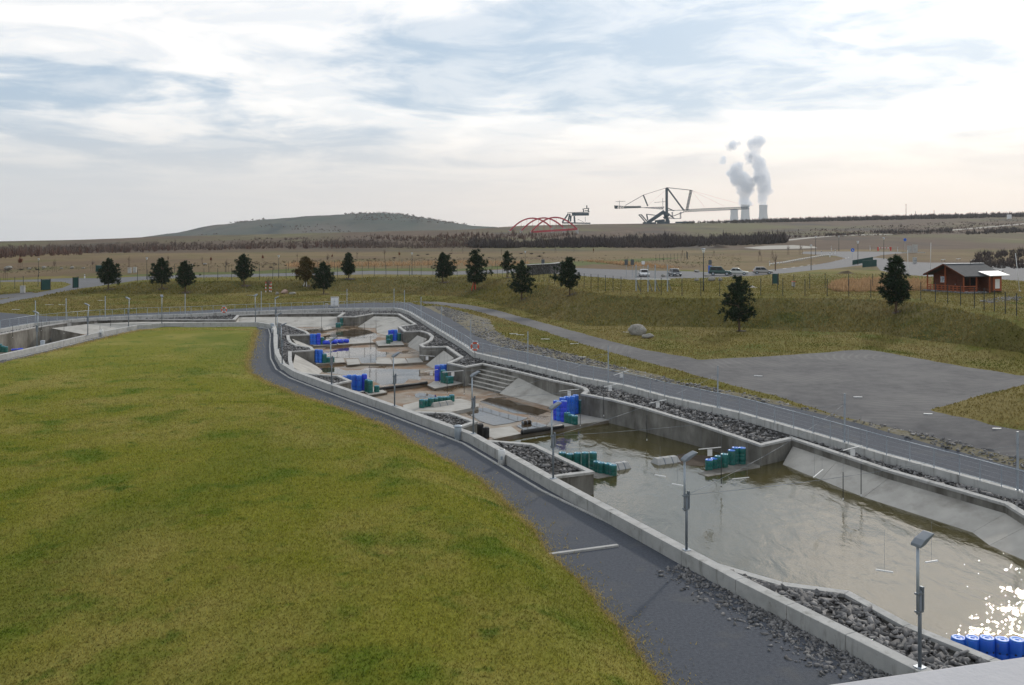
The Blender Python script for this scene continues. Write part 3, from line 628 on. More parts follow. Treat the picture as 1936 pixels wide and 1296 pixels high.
isl = part(MB().prism(GL([(763,778),(789,790),(812,787),(905,769),(905,763),(870,754),(800,757),(762,766)], Z1+.28), Z1-.1, Z1+.28), 'island_block', M_sill, fl, bevel=.015)
def apron(poly, name='apron'):
    P = [G(*p) for p in poly]; mb = MB(); n = len(P)
    mb.sheet(P); low = [(x, y, min(z, 9)-.25) for x, y, z in P]; base = len(mb.v); mb.v += low
    for i in range(n): j = (i+1) % n; mb.f.append((i, j, base+j, base+i))
    return part(mb, name, M_apron, fl)
apron([(707,598.5,.35),(751,599.5,.35),(775,613.5,.3),(766,631,-.55),(732,635.5,-.79),(713,629.5,-.79),(711,621.5,-.79),(676,618.6,-.79)])
apron([(789,634.5,.25),(807,641,.25),(794,655,-.2),(793,665,-.98),(780,659.5,-.98),(767,653.5,-.98)])
apron([(839,663,.05),(858,677,.05),(842,690,-.6),(825,699,-1.18),(805,690,-1.18)])
apron([(558,670,.1),(553,694,.1),(570,705,.05),(602,708,-1.1),(610,702,-1.18),(597,691,-1.18)])
apron([(552,641,.05),(560,651,.05),(585,657,-.3),(592,656,-.98),(575,646,-.98)])
mb = MB(); q = [(.5,81.2,-.1),(4.4,75.6,-.85),(3.5,73.2,-1.39),(-1.1,80.0,-1.39)]; mb.hexa([(x, y, -1.6) for x, y, z in q][::-1], q[::-1]); mb.f = mb.f[1:]; part(mb, 'apron', M_apron, fl)
lf = GL([(97,621,.0),(165,613.2,.1),(260,609,.2),(361,609,.2),(446,609,.2),(452,600,.25),(640,599,.3)]); lb = GL([(640,618.5,-.61),(452,619,-.61),(361,622,-.61),(260,624,-.61),(163,633.5,-.7)])
mb = MB(); base = lf+lb; mb.sheet(base); part(mb, 'apron', M_apron, fl)
e0, e1 = Vector(lf[0]), Vector(lb[-1]); mb = MB(); mb.hexa([e0+Vector((0,.5,-3)), e1+Vector((0,.5,-3)), e1+Vector((0,.02,-3)), e0+Vector((0,.02,-3))], [e0+Vector((0,.5,-.02)), e1+Vector((0,.5,-.02)), e1+Vector((0,0,.0)), e0]); part(mb, 'drop_wall', M_wall, fl)
# long sloping bank at the right of the pool
ln = [Vector(p) for p in RCOPE[-5:]]; tl = [Vector((p.x, p.y, -.78)) for p in offset_line(ln, .1)]; bl = [Vector((p.x, p.y, -2.0)) for p in offset_line(ln, -2.6)]
bl[0] = bl[0]+Vector((.9,-1.2,0))
for i in range(len(ln)-1):
    for k in range(max(1, int((tl[i+1]-tl[i]).length//4))):
        n = max(1, int((tl[i+1]-tl[i]).length//4)); t0, t1 = k/n+.0015, (k+1)/n-.0015
        a, b, c, d = bl[i].lerp(bl[i+1], t0), bl[i].lerp(bl[i+1], t1), tl[i].lerp(tl[i+1], t1), tl[i].lerp(tl[i+1], t0)
        mb = MB(); lo = Vector((0,0,-.3)); mb.hexa([a+lo, b+lo, c+lo, d+lo], [a, b, c, d]); mb.f = [f[::-1] for f in mb.f]
        o = part(mb, 'bank_panel', M_apron, fl)
# seat steps
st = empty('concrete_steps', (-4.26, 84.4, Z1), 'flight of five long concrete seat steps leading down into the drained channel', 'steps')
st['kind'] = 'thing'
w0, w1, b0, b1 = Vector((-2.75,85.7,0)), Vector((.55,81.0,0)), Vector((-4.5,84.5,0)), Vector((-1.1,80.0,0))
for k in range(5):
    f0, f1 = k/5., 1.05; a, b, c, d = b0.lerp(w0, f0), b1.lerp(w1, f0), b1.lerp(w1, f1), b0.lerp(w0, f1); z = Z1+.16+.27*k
    mb = MB(); mb.hexa([(p.x, p.y, Z1-.05+.02*k) for p in (a, b, c, d)], [(p.x, p.y, z) for p in (a, b, c, d)]); sp = part(mb, 'step', M_wall, st, bevel=.012)  # dark damp concrete; the shade on the risers is painted in as well
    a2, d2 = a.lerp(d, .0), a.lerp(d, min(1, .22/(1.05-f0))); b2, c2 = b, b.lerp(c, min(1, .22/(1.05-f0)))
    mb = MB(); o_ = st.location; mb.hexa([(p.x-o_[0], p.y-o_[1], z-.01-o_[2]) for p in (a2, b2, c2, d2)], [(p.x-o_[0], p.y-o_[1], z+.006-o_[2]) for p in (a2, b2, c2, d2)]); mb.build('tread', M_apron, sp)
# ---- water
def water(px, z, name, m, label):
    o = MB().sheet(GL(px, z)).build(name, m); o['kind'] = 'structure'; o['label'] = label; o['category'] = 'water'; return o
pw = MB().sheet([G(*p, ZW) for p in [(840,862),(933,838),(1153,800),(1240,785),(1500,810),(1960,960),(2600,1180),(2300,1560),(1500,1200),(1100,990)]])
o = pw.build('pool_water', M_water); tag(o, 'rippled murky water of the pool', None, None, 'structure')
o = MB().sheet([G(*p, -2.25) for p in [(820,875),(933,840),(1153,802),(1240,790),(1500,815),(1960,960),(2600,1180),(2300,1600),(1500,1230),(1100,1000)]]).build('pool_bed', M_poolfloor); tag(o, 'brown pool bed', None, None, 'structure')
o = MB().sheet([G(*p, -2.1) for p in [(-400,700),(97,612),(170,634),(120,660),(-400,800)]]).build('pool_bed', M_poolfloor); tag(o, 'pool bed of the far bend', None, None, 'structure')
C5 = lambda l: [(560+u/8.067, 590+v/8.067) for u, v in l]
C8 = lambda l: [(780+u/5.53, 680+v/5.53) for u, v in l]
eps = .008
water(C5([(150,275),(300,258),(430,250),(560,232),(620,236),(520,262),(400,278),(260,302),(170,310)]), Z5+eps, 'shallow_water', M_film, 'shallow puddle above the upper sill')
water([(600,645),(612,636),(640,629),(668,623),(695,624),(712,631),(712,640),(704,643),(680,646),(640,647),(604,648)], Z4+eps, 'shallow_water', M_film, 'brown shallow water in the upper basin')
water(C5([(470,640),(560,590),(690,560),(1000,545),(1200,538),(1240,605),(1380,612),(1376,684),(1232,690),(1222,775),(990,784),(950,712),(600,700)]), Z3+eps, 'shallow_water', M_film, 'mirror like shallow water in the third basin')
water(C5([(330,868),(540,838),(770,893),(1110,886),(1440,866),(1890,880),(1896,1042),(1720,1022),(1640,1092),(1290,1112),(1150,1040),(860,980),(420,925)]), Z2+eps, 'shallow_water', M_film, 'mirror like shallow water in the second basin')
water(C8([(560,560),(700,505),(760,500),(905,545),(1060,580),(1215,610),(1130,640),(1010,668),(850,690),(705,645),(640,600)]), Z1+.03, 'shallow_water', M_film, 'shallow water reflecting the sky in the lowest basin')
water(C8([(1080,690),(1290,652),(1420,690),(1300,722),(1170,742)]), Z1+.03, 'shallow_water', M_film, 'wet patch on the lowest sill')
water(C8([(700,440),(800,400),(1000,420),(1300,505),(1430,540),(1300,585),(1050,560),(850,490)]), Z1+.012, 'shallow_water', M_film, 'brown puddle below the sloping slab')
water(C8([(20,360),(90,345),(245,372),(250,392),(120,405),(30,395)]), Z1+.012, 'shallow_water', M_film, 'puddle behind the island block')
# submerged frames in the pool
for px in ([(1430,965),(1480,988),(1575,966)], [(1455,1055),(1590,1101),(1690,1075)], [(1800,1105),(1900,1140),(1960,1130)]):
    mb = MB(); P = GL(px, -1.78)
    for a, b in zip(P[:-1], P[1:]): mb.bar(a, b, .3, .3)
    tag(mb.build('submerged_kerb', M_wall), 'dark angled concrete kerb lying under the pool water', 'kerb', 'kerbs under the pool water')
# ---- riprap
def rock_protos(n, seed):
    r = random.Random(seed); out = []
    for _ in range(n):
        bm = bmesh.new()
        for i in range(9):
            v = Vector((r.gauss(0,1), r.gauss(0,1), r.gauss(0,1))).normalized()*r.uniform(.7, 1.15); bm.verts.new((v.x*1.1, v.y*.75, v.z*.55))
        bmesh.ops.convex_hull(bm, input=bm.verts); 
        for v in [v for v in bm.verts if not v.link_faces]: bm.verts.remove(v)
        bmesh.ops.triangulate(bm, faces=bm.faces); bmesh.ops.recalc_face_normals(bm, faces=bm.faces); bm.verts.index_update()
        out.append((np.array([v.co[:] for v in bm.verts]), np.array([[v.index for v in f.verts] for f in bm.faces]))); bm.free()
    return out
PROTO = rock_protos(14, 5)
def rot_mats(n, rs):
    q = rs.normal(size=(n, 4)); q /= np.linalg.norm(q, axis=1)[:, None]; w, x, y, z = q.T
    return np.stack([np.stack([1-2*(y*y+z*z), 2*(x*y-z*w), 2*(x*z+y*w)], 1), np.stack([2*(x*y+z*w), 1-2*(x*x+z*z), 2*(y*z-x*w)], 1), np.stack([2*(x*z-y*w), 2*(y*z+x*w), 1-2*(x*x+y*y)], 1)], 1)
def merge_rocks(P, S, rs):
    n = len(P); R = rot_mats(n, rs); k = rs.randint(len(PROTO), size=n); Vs, Fs, b = [], [], 0
    for t, (pv, pf) in enumerate(PROTO):
        i = np.nonzero(k == t)[0]
        if not len(i): continue
        V = np.einsum('nij,vj->nvi', R[i], pv)*S[i][:, None, None]; V[:, :, 2] *= .8; V += P[i][:, None, :]
        m = len(pv); Fs.append((pf[None]+(b+np.arange(len(i))*m)[:, None, None]).reshape(-1, 3)); Vs.append(V.reshape(-1, 3)); b += len(i)*m
    return np.concatenate(Vs), np.concatenate(Fs)
def sample_sheet(poly, n, rs):
    T = tessellate_polygon([[Vector((p[0], p[1], 0)) for p in poly]]); A = np.array([[poly[i] for i in t] for t in T])
    ar = np.abs(np.cross(A[:, 1, :2]-A[:, 0, :2], A[:, 2, :2]-A[:, 0, :2]))/2; c = rs.choice(len(A), n, p=ar/ar.sum())
    u, v = rs.rand(n), rs.rand(n); f = u+v > 1; u[f], v[f] = 1-u[f], 1-v[f]
    return A[c, 0]+(A[c, 1]-A[c, 0])*u[:, None]+(A[c, 2]-A[c, 0])*v[:, None], ar.sum()
ROCK_MESHES = [np_mesh('rock', v*np.array([1,1,.8]), f, M_rock) for v, f in PROTO]
def dline(P, line):
    A = np.array([[p[0], p[1]] for p in line]); d = np.full(len(P), 99.)
    for a, b in zip(A[:-1], A[1:]):
        t = np.clip(((P[:, :2]-a)@(b-a))/max(1e-9, ((b-a)@(b-a))), 0, 1); d = np.minimum(d, np.linalg.norm(P[:, :2]-(a+t[:, None]*(b-a)), axis=1))
    return d
def riprap(name, poly, dens, smin, smax, label, n_obj=0, seed=1, lift=0.0):
    rs = np.random.RandomState(seed); poly = [tuple(p) for p in poly]
    root = MB().sheet([(x, y, z-.12) for x, y, z in poly]).build(name, M_rockbase); tag(root, label, 'stones', None, 'structure')
    _, area = sample_sheet(poly, 4, rs); n = int(area*dens); P, _ = sample_sheet(poly, n, rs)
    S = smin*.8+(smax*1.25-smin*.8)*rs.rand(n)**2.3; P[:, 2] += rs.uniform(-.06, .06, n)+lift-.05
    ok = (dline(P, LEFT_PAR) > .25+S) & (dline(P, RIGHT_PAR) > .22+S) & inpoly(P, HOLE); P, S = P[ok], S[ok]
    if n_obj:
        d = S/P[:, 1]; o = np.argsort(-d); near = o[:n_obj]; rest = o[n_obj:]
        rr_ = random.Random(seed)
        for i in near:
            c = link('rock', ROCK_MESHES[rr_.randrange(len(ROCK_MESHES))], root, P[i]); c.scale = (S[i],)*3
            c.rotation_euler = (rr_.uniform(0, 6.3), rr_.uniform(-.5, .5), rr_.uniform(0, 6.3))
        P, S = P[rest], S[rest]
    V, F = merge_rocks(P, S, rs); c = link('rock_fill', np_mesh('rock_fill', V, F, M_rock), root); c['kind'] = 'stuff'
    return root
def inner(line, d): return [tuple(p) for p in offset_line(line, d)]
rb = inner(RCOPE, .33); rb = [(x, y, z-.14) for x, y, z in rb]
rpar = inner(RIGHT_PAR[::-1], -.19); rpar = [(x, y, z-.36) for x, y, z in rpar]
i0 = 18
riprap('riprap', rb[10:36]+[p for p in rpar[::-1] if 0][:0]+[p for p in reversed(rpar) if G(1098,720,.7)[1] < p[1] and p[0] > G(640,583,.9)[0]], 22, .10, .24, 'grey broken stone between zigzag channel wall and railing parapet', 0, 3)
near_r = [p for p in rpar if p[1] <= G(1096,713,.7)[1]+.5]
riprap('riprap', rb[35:]+near_r[::-1], 24, .10, .25, 'grey broken stone between pool wall and railing parapet', 0, 4)
riprap('riprap', rb[1:11]+[p for p in reversed(rpar) if p[0] <= G(640,583,.9)[0] and p[0] > G(-100,600,.7)[0]], 9, .12, .22, 'grey broken stone along the far bend of the channel', 0, 5)
la = inner(LC_A, -.3); la = [(x, y, z-.1) for x, y, z in la]
riprap('riprap', la+GL([(535,687,.35),(526,668,.35),(523.5,645,.35),(523.5,625,.35),(523,613,.35)]), 24, .10, .22, 'grey broken stone filling the two rounded side bays', 0, 6)
lb_ = [(x, y, z-.1) for x, y, z in inner(LC_B, -.3)]; riprap('riprap', lb_, 26, .10, .22, 'grey broken stone in the small bay beside the blue columns', 0, 7)
lc_ = [(x, y, z-.1) for x, y, z in inner(LC_C, -.3)]; riprap('riprap', lc_, 26, .10, .22, 'grey broken stone in the small bay beside the black cylinders', 0, 8)
ld_ = [(x, y, z-.1) for x, y, z in inner(LC_D, -.3)]; riprap('riprap', ld_, 28, .10, .22, 'grey broken stone in the wedge bay at the pool head', 0, 9)
pin = [p for p in inner(LEFT_PAR, -.2)]; pe = [p for p in pin if p[1] < G(1352,1064,.5)[1]]
le_ = [(x, y, z-.1) for x, y, z in inner(LC_E, -.3)]; riprap('riprap', le_[:-1]+[le_[-1]]+[(x, y, .25) for x, y, z in pe], 34, .12, .27, 'coarse grey broken stone between lawn parapet and pool', 300, 10)
# loose stones on the path by the parapet
def loose(name, poly, n, smin, smax, label, seed, dens_fn=None):
    rs = np.random.RandomState(seed); P, _ = sample_sheet([(x, y, 0) for x, y, *_ in poly], n, rs)
    if dens_fn is not None: P = P[rs.rand(n) < dens_fn(P)]
    P[:, 2] = zfun(P[:, 0], P[:, 1])+.01; S = smin+(smax-smin)*rs.rand(len(P))**2
    V, F = merge_rocks(P, S, rs); o = link(name, np_mesh(name, V, F, M_rock)); tag(o, label, 'stones', None, 'stuff'); return o
lp = [Vector(p) for p in LEFT_PAR]; out1 = offset_line(lp, .25)
k = [p for p in out1 if p.y < G(1250,1015)[1]]; kk = offset_line(k, 2.6); 
def dpar(P):
    A = np.array([[p.x, p.y] for p in k]); d = np.full(len(P), 9.)
    for a, b in zip(A[:-1], A[1:]):
        t = np.clip(((P[:, :2]-a)@(b-a))/((b-a)@(b-a)), 0, 1); d = np.minimum(d, np.linalg.norm(P[:, :2]-(a+t[:, None]*(b-a)), axis=1))
    return d
k0 = k[-1]
loose('loose_stones', list(k)+list(reversed(kk)), 9000, .03, .16, 'loose grey stones spilled on the gravel path against the parapet', 21, lambda P: np.clip(1.15-dpar(P)/1.9-(P[:, 1]-25)*.035, 0, 1)**1.6)
vv = [p for p in VERGE_OUT]; rpv = [p for p in RP_OUT if p[0] > G(800,585,.8)[0]]
loose('verge_stones', rpv+vv[::-1], 5200, .06, .26, 'rough stones strewn along the verge of the railing path', 22)
# ================================================================ plastic columns standing in the channel
def column_mesh(h, r=.235, n=18):
    k = max(1, round(h/.62)); seg = h/k; pr = []
    for i in range(k):
        z = i*seg
        pr += [(r*.955, z+.004), (r, z+.03), (r, z+seg*.34), (r*.965, z+seg*.37), (r*.965, z+seg*.43), (r, z+seg*.46), (r, z+seg-.03), (r*.955, z+seg-.004)]
    return MB().lathe(pr, n)
COLM = {}
def column(px, py, z, h, kind, label, group):
    kind_m = {'b':(M_blue,M_bluecap),'r':(M_blue2,M_bluecap),'g':(M_green,M_greencap),'k':(M_black,M_black),'t':(M_green,M_bluecap)}[kind]
    hq = round(h*10)/10.; hq = max(.4, hq)
    key = (hq, kind)
    if key not in COLM:
        body = column_mesh(hq).mesh('body', kind_m[0], True)
        cap = MB().lathe([(.20,0),(.225,.0),(.225,.028),(.205,.045),(.15,.045),(.14,.03),(.06,.03),(.05,.05),(0.001,.05)], 18).mesh('cap', kind_m[1], True)
        hl = MB()
        for a in (-2.2, -1.3):
            for zz in (hq*.3, hq*.72): hl.tube((.222*math.cos(a), .222*math.sin(a), zz), (.241*math.cos(a), .241*math.sin(a), zz), .03, n=6)
        COLM[key] = (body, cap, hl.mesh('bolt_hole', M_black))
    x, y, z = G(px, py, z)
    nm = {'b':'plastic_column','r':'plastic_column','g':'plastic_column','t':'plastic_column','k':'rubber_cylinder'}[kind]
    o = empty(nm, (x, y, z), label, 'column', group, rz=random.uniform(-.3, .3))
    link('body', COLM[key][0], o); link('cap', COLM[key][1], o, (0, 0, hq-.004)); link('bolt_hole', COLM[key][2], o)
    return o
def cols(origin, sc, lst, z, label, group):
    for u, vt, vb, k in lst:
        px, pt, pb = origin[0]+u/sc, origin[1]+vt/sc, origin[1]+vb/sc; Y = FPX*(HC-z)/(pb-HY)
        h = (pb-pt)*Y/FPX - .1
        column(px, pb, z, h, k, ('short ' if h < .75 else 'tall ' if h > 1.4 else '')+{'b':'blue','r':'deep blue','g':'green','k':'black','t':'teal green'}[k]+' '+label, group)
cols((1000,700), 3.872, [(245,600,690,'g'),(300,600,700,'g'),(355,602,705,'g'),(412,592,716,'g'),(470,590,728,'g'),(497,664,746,'g'),(530,671,755,'g'),(580,671,762,'g'),(615,686,772,'g')], ZW-.02, 'plastic column standing in the pool off the stone wedge', 'columns off the stone wedge')
cols((1220,840), 8.8, [(1060,240,432,'t'),(1140,208,410,'t'),(1215,170,398,'g'),(1312,142,392,'g'),(1436,72,352,'t'),(1500,44,335,'t'),(1610,42,338,'t')], ZW-.02, 'plastic column by the wall corner in the pool', 'columns by the pool wall corner')
cols((780,680), 5.53, [(1705,366,566,'b'),(1668,372,580,'b'),(1612,380,600,'b'),(1566,396,612,'b'),(1502,415,632,'r'),(1535,425,640,'b'),(1580,430,650,'r'),(1765,415,565,'g'),(1616,545,660,'g'),(1655,573,668,'g'),(1695,580,678,'g')], Z1+.05, 'plastic column on the sill above the pool', 'columns on the sill above the pool')
cols((780,680), 5.53, [(410,366,438,'g'),(370,374,445,'g'),(320,377,447,'g'),(282,387,460,'g'),(237,392,472,'g'),(190,399,488,'g'),(137,406,492,'g'),(98,413,503,'g')], Z1+.28, 'plastic column in a row on the island block', 'columns on the island block')
cols((780,680), 5.53, [(375,40,190,'b'),(335,42,200,'b'),(297,48,216,'b'),(257,50,222,'r'),(318,103,240,'g'),(343,118,246,'g'),(372,168,252,'g'),(402,168,248,'g')], Z2+.06, 'plastic column on the sill beside the seat steps', 'columns beside the seat steps')
cols((780,680), 5.53, [(708,665,800,'k'),(768,694,822,'k')], Z1, 'rubber cylinder standing beside the small stone bay', 'black cylinders beside the stone bay')
cols((560,590), 8.067, [(740,960,1120,'b'),(810,956,1160,'b'),(890,955,1197,'b'),(965,955,1207,'b'),(1040,945,1200,'r'),(1082,1018,1216,'g'),(1128,1043,1232,'g'),(1228,1112,1222,'g')], Z2+.06, 'plastic column below the small stone bay', 'columns below the small stone bay')
cols((560,590), 8.067, [(312,570,772,'b'),(372,576,776,'b'),(432,635,778,'g'),(492,686,772,'g'),(550,682,768,'g')], Z3+.05, 'plastic column at the tip of the second bay wall', 'columns at the second bay wall')
cols((560,590), 8.067, [(240,325,497,'b'),(286,325,498,'b'),(342,325,500,'r'),(396,385,497,'g')], Z4+.05, 'plastic column at the tip of the first bay wall', 'columns at the first bay wall')
cols((560,590), 8.067, [(1430,275,432,'b'),(1472,266,440,'r'),(1518,265,440,'b'),(1572,314,442,'g'),(1445,330,460,'g'),(1398,345,474,'g'),(1408,405,484,'g')], Z4+.06, 'plastic column against the far side wall tip', 'columns against the far side wall')
cols((560,590), 8.067, [(692,95,210,'g'),(655,155,238,'g'),(628,165,240,'g')], Z5, 'plastic column in the upper basin under the back wall', 'columns in the upper basin')
cols((0,560), 7.446, [(0,668,790,'g'),(38,700,792,'g'),(82,700,790,'g'),(-45,640,795,'g'),(-90,650,800,'g')], -1.4, 'plastic column in the far bend of the channel', 'columns in the far bend')
cols((1640,960), 3.858, [(665,935,1200,'b'),(768,937,1225,'b'),(873,942,1250,'b'),(983,932,1262,'b'),(1092,942,1290,'b'),(1200,950,1310,'b')], ZW-.02, 'plastic column in the row beside the coarse stones', 'columns beside the coarse stones')
# blue floats lying on the sill
fm = MB().lathe([(.19,0),(.235,.03),(.235,.5),(.21,.53),(.21,.58),(.235,.61),(.235,1.05),(.19,1.08)], 14).mesh('float', M_blue2, True); fcap = MB().lathe([(.17,0),(.15,.03),(.001,.03)], 14).mesh('cap', M_bluecap, True)
for u, v in [(470,498),(548,490),(640,480),(728,474)]:
    x, y, z = G(560+u/8.067, 590+v/8.067, Z4+.05); o = empty('float_drum', (x-.5, y, z+.24), 'blue plastic drum lying in the row on the upper sill', 'drum', 'drums lying on the upper sill')
    o.rotation_euler = (0, math.radians(90), .05); link('body', fm, o); link('cap', fcap, o, (0, 0, 1.08))
def lying(px0, px1, z, r, m, name, label, cat, group=None, bands=None):
    a, b = Vector(G(*px0, z+r)), Vector(G(*px1, z+r)); d = b-a; L = d.length
    o = empty(name, a, label, cat, group); q = d.to_track_quat('Z', 'Y'); o.rotation_euler = q.to_euler()
    MB().lathe([(r*.8,0),(r,.03),(r,L-.03),(r*.8,L)], 14).build('body', m, o, True)
    for t in (bands or (.02, .5, .98)): MB().lathe([(r*1.04, -.03),(r*1.06, 0),(r*1.04, .03)], 14, (0,0,L*t)).build('strap', M_galvd if m != M_black else M_darkpost, o, True)
    return o
lying((986,818),(1065,806), Z1+.0, .16, M_black, 'padded_beam', 'thick black padded beam lying on the lowest sill', 'beam')
lying((988,800),(1003,798), Z1, .14, M_soil, 'padded_beam', 'short dark brown padded stub lying in the puddle', 'beam')
lying((716,736),(808,724), Z2, .13, M_black, 'padded_beam', 'long black padded beam on the sill below the mirror water', 'beam')
lying((94,643),(115,641), -1.9, .3, M_boulder, 'float_roll', 'grey roll lying under the drop wall in the far bend', 'roll')
lying((115,641.5),(124,640), -1.8, .3, M_blue2, 'float_roll', 'short blue roll lying under the drop wall in the far bend', 'roll')
lying((20,662),(44,660), -1.35, .12, M_blue2, 'float_roll', 'long blue roll lying beside the far bend parapet', 'roll')
# sloped obstacle blocks
def wedge(px0, px1, z, w, h, label, m=M_apron, hood=True):
    a, b = Vector(G(*px0, z)), Vector(G(*px1, z)); d = (b-a); L = d.length
    o = empty('obstacle_block', a, label, 'block', 'sloped obstacle blocks'); o.rotation_euler = (0, 0, math.atan2(d.y, d.x))
    n = 3
    for i in range(n):
        x0, x1 = L*i/n+.015, L*(i+1)/n-.015; c0 = .12 if i == 0 else 0; c1 = .12 if i == n-1 else 0
        MB().hexa([(x0,0,0),(x1,0,0),(x1,w,0),(x0,w,0)], [(x0+c0,w*.3,h),(x1-c1,w*.3,h),(x1-c1,w*.7,h),(x0+c0,w*.7,h)]).build('block', m, o, bevel=.02)
        if i: MB().hexa([(x0-.045,-.012,.0),(x0+.015,-.012,.0),(x0+.015,w+.012,0),(x0-.045,w+.012,0)], [(x0-.045,w*.3-.01,h+.01),(x0+.015,w*.3-.01,h+.01),(x0+.015,w*.7+.01,h+.01),(x0-.045,w*.7+.01,h+.01)]).build('strap', M_galvd, o)
wedge((1244,882),(1289,876), ZW-.05, .9, .38, 'pale sloped concrete block awash in the middle of the pool', M_cope)
wedge((1160,893),(1196,887), ZW-.05, .9, .38, 'pale sloped block awash beside the green columns', M_cope)
wedge((820,771),(860,765), Z1+.28, .7, .3, 'grey sloped block lying in front of the green column row', M_sill)
wedge((612,625),(629,621.5), Z5, .8, .3, 'grey sloped block on the upper sill', M_sill)
mb = MB().prism(GL([(1320,895),(1338,901),(1437,884),(1437,872),(1400,872)], ZW+.03), ZW-.3, ZW+.03); tag(mb.build('underwater_slab', M_wall, bevel=.02), 'dark concrete slab just above the water under the columns by the wall corner', 'slab')
mb = MB().prism(GL([(1075,893),(1130,905),(1172,898),(1150,880)], ZW+.02), ZW-.3, ZW+.02); tag(mb.build('underwater_slab', M_wall, bevel=.02), 'dark concrete slab just above the water under the columns off the stone wedge', 'slab')
mb = MB().prism(GL([(1250,868),(1290,858),(1345,862),(1330,882),(1300,880)], ZW+.012), ZW-.2, ZW+.012); tag(mb.build('mud_bank', M_soil, bevel=.02), 'dark mud bank breaking the pool surface beside the sloped block', 'mud')
# ================================================================ lamp posts on the lawn parapet
def lamp_post():
    r = empty('lamp_post', (0,0,0), 'x', 'lamp post')
    MB().box(-.13,.13,-.13,.13,0,.025).build('base_plate', M_galv, r, bevel=.005)
    MB().tube((0,0,.02),(0,0,2.15),.052, n=12).build('lower_post', M_galvd, r, True)
    MB().tube((-.085,0,1.5),(-.085,0,3.42),.042, n=12).build('upper_post', M_galv, r, True)
    MB().box(.045,.12,-.06,.06,1.6,2.25).build('junction_box', M_galvd, r, bevel=.01)
    for z in (1.55, 2.05): MB().box(-.15,.09,-.065,.065,z,z+.05).build('clamp', M_galvd, r)
    h = MB(); pr = [(-.18,3.40),(.02,3.46),(.34,3.66),(.42,3.72),(.36,3.74),(.0,3.60),(-.16,3.48)]
    h.v = [(x, y, z) for y in (-.17,.17) for x, z in pr]; n = len(pr); h.f = [tuple(range(n-1,-1,-1)), tuple(range(n,2*n))]+[(i,(i+1)%n,n+(i+1)%n,n+i) for i in range(n)]
    head = h.build('lamp_head', M_galvd, r, bevel=.015)
    MB().hexa([(-.04,-.12,3.425),(.30,-.12,3.628),(.30,.12,3.628),(-.04,.12,3.425)],[(-.04,-.12,3.44),(.30,-.12,3.645),(.30,.12,3.645),(-.04,.12,3.44)]).build('lamp_glass', M_glass, head)
    return r
LP0 = lamp_post()
lamps = [(1739,1262,'beside the coarse stones'),(1298,1040,'halfway along the pool'),(1046,905,'beside the stone wedge'),(895,820,'beside the waste bin'),(746,768,'next to the island block'),(627,727,'beside the small stone bay'),(533.5,688,'at the curve of the parapet'),(526,660,'beside the rounded bays'),(521.5,616,'at the inner corner of the path'),(483,609.5,''),(306,611.5,''),(243,617.5,''),(166,634,''),(70,655,'')]
for i, (x, y, w) in enumerate(lamps):
    o = LP0 if i == 0 else copy_tree(LP0); p = G(x, y, ZL); o.location = p
    lf_ = min(range(len(LEFT_PAR)-1), key=lambda j: (Vector(LEFT_PAR[j])-Vector(p)).length); t = Vector(LEFT_PAR[min(lf_+1, len(LEFT_PAR)-1)])-Vector(LEFT_PAR[max(lf_-1, 0)])
    o.rotation_euler = (0, 0, math.atan2(t.y, t.x)-math.pi/2+random.uniform(-.1, .1))
    tag(o, 'grey steel lamp post with tilted flood lamp '+(w or 'on the parapet of the far bend'), 'lamp post', 'lamp posts on the lawn parapet')
# ================================================================ railing and tall poles on the far parapet
rl = empty('railing', RIGHT_PAR[1], 'galvanised steel railing with thin wires on the far parapet', 'railing')
RL = offset_line(RIGHT_PAR, .08)
RLs = resample(RL[:-1], 1.75); org = Vector(RIGHT_PAR[1])
pm = MB().box(-.025,.025,-.012,.012,0,1.03).mesh('post', M_galv); fp = MB().box(-.06,.06,-.05,.05,0,.015).mesh('foot_plate', M_galv)
for i, p in enumerate(RLs):
    if p.y > 175: continue
    o = link('post', pm, rl, p-org); link('foot_plate', fp, o)
for nm, zz, r in (('top_rail',1.04,.026),('bottom_rail',.1,.018),('wire',.34,.0035),('wire',.58,.0035),('wire',.82,.0035)):
    mb = MB()
    for a, b in zip(RL[:-2], RL[1:-1]): mb.tube(a-org+Vector((0,0,zz)), b-org+Vector((0,0,zz)), r, n=6)
    mb.build(nm, M_galv, rl, True)
def tall_pole():
    r = empty('wire_pole', (0,0,0), 'x', 'pole'); MB().box(-.1,.1,-.1,.1,0,.02).build('base_plate', M_galv, r)
    MB().box(-.045,.045,-.045,.045,.02,2.9).build('post', M_galv, r, bevel=.006); MB().box(-.05,.05,-.05,.05,2.9,2.93).build('cap', M_galvd, r); MB().tube((0,-.1,2.3),(0,.1,2.3),.015).build('bracket', M_galvd, r); return r
TP0 = tall_pole(); first = True; POLES = []
for x, y in [(1924,927),(1597,832),(1357,768),(1150,722),(998,690),(890,660),(835,626),(796,603),(764.6,586),(727,583),(656,583),(494,588),(350,594),(199,600),(125,605),(69,611)]:
    j = min(range(len(RIGHT_PAR)-1), key=lambda k: abs(((x-CX)/FPX)-((RIGHT_PAR[k][0]+RIGHT_PAR[k+1][0])/(RIGHT_PAR[k][1]+RIGHT_PAR[k+1][1]))) + (0 if (x > 760) == (k < 14) else 9))
    A, B = Vector(RIGHT_PAR[j]), Vector(RIGHT_PAR[j+1]); s = (x-CX)/FPX; den = (B.x-A.x)-s*(B.y-A.y); t = min(1, max(0, (s*A.y-A.x)/den if abs(den) > 1e-6 else .5)); p = A.lerp(B, t)
    o = TP0 if first else copy_tree(TP0); first = False; o.location = p; POLES.append(Vector(p)); tag(o, 'tall square grey wire pole on the railing parapet '+('opposite the pool' if x > 1140 else 'opposite the basins' if x > 765 else 'along the back path' if x > 600 else 'along the far bend'), 'pole', 'wire poles on the railing parapet')
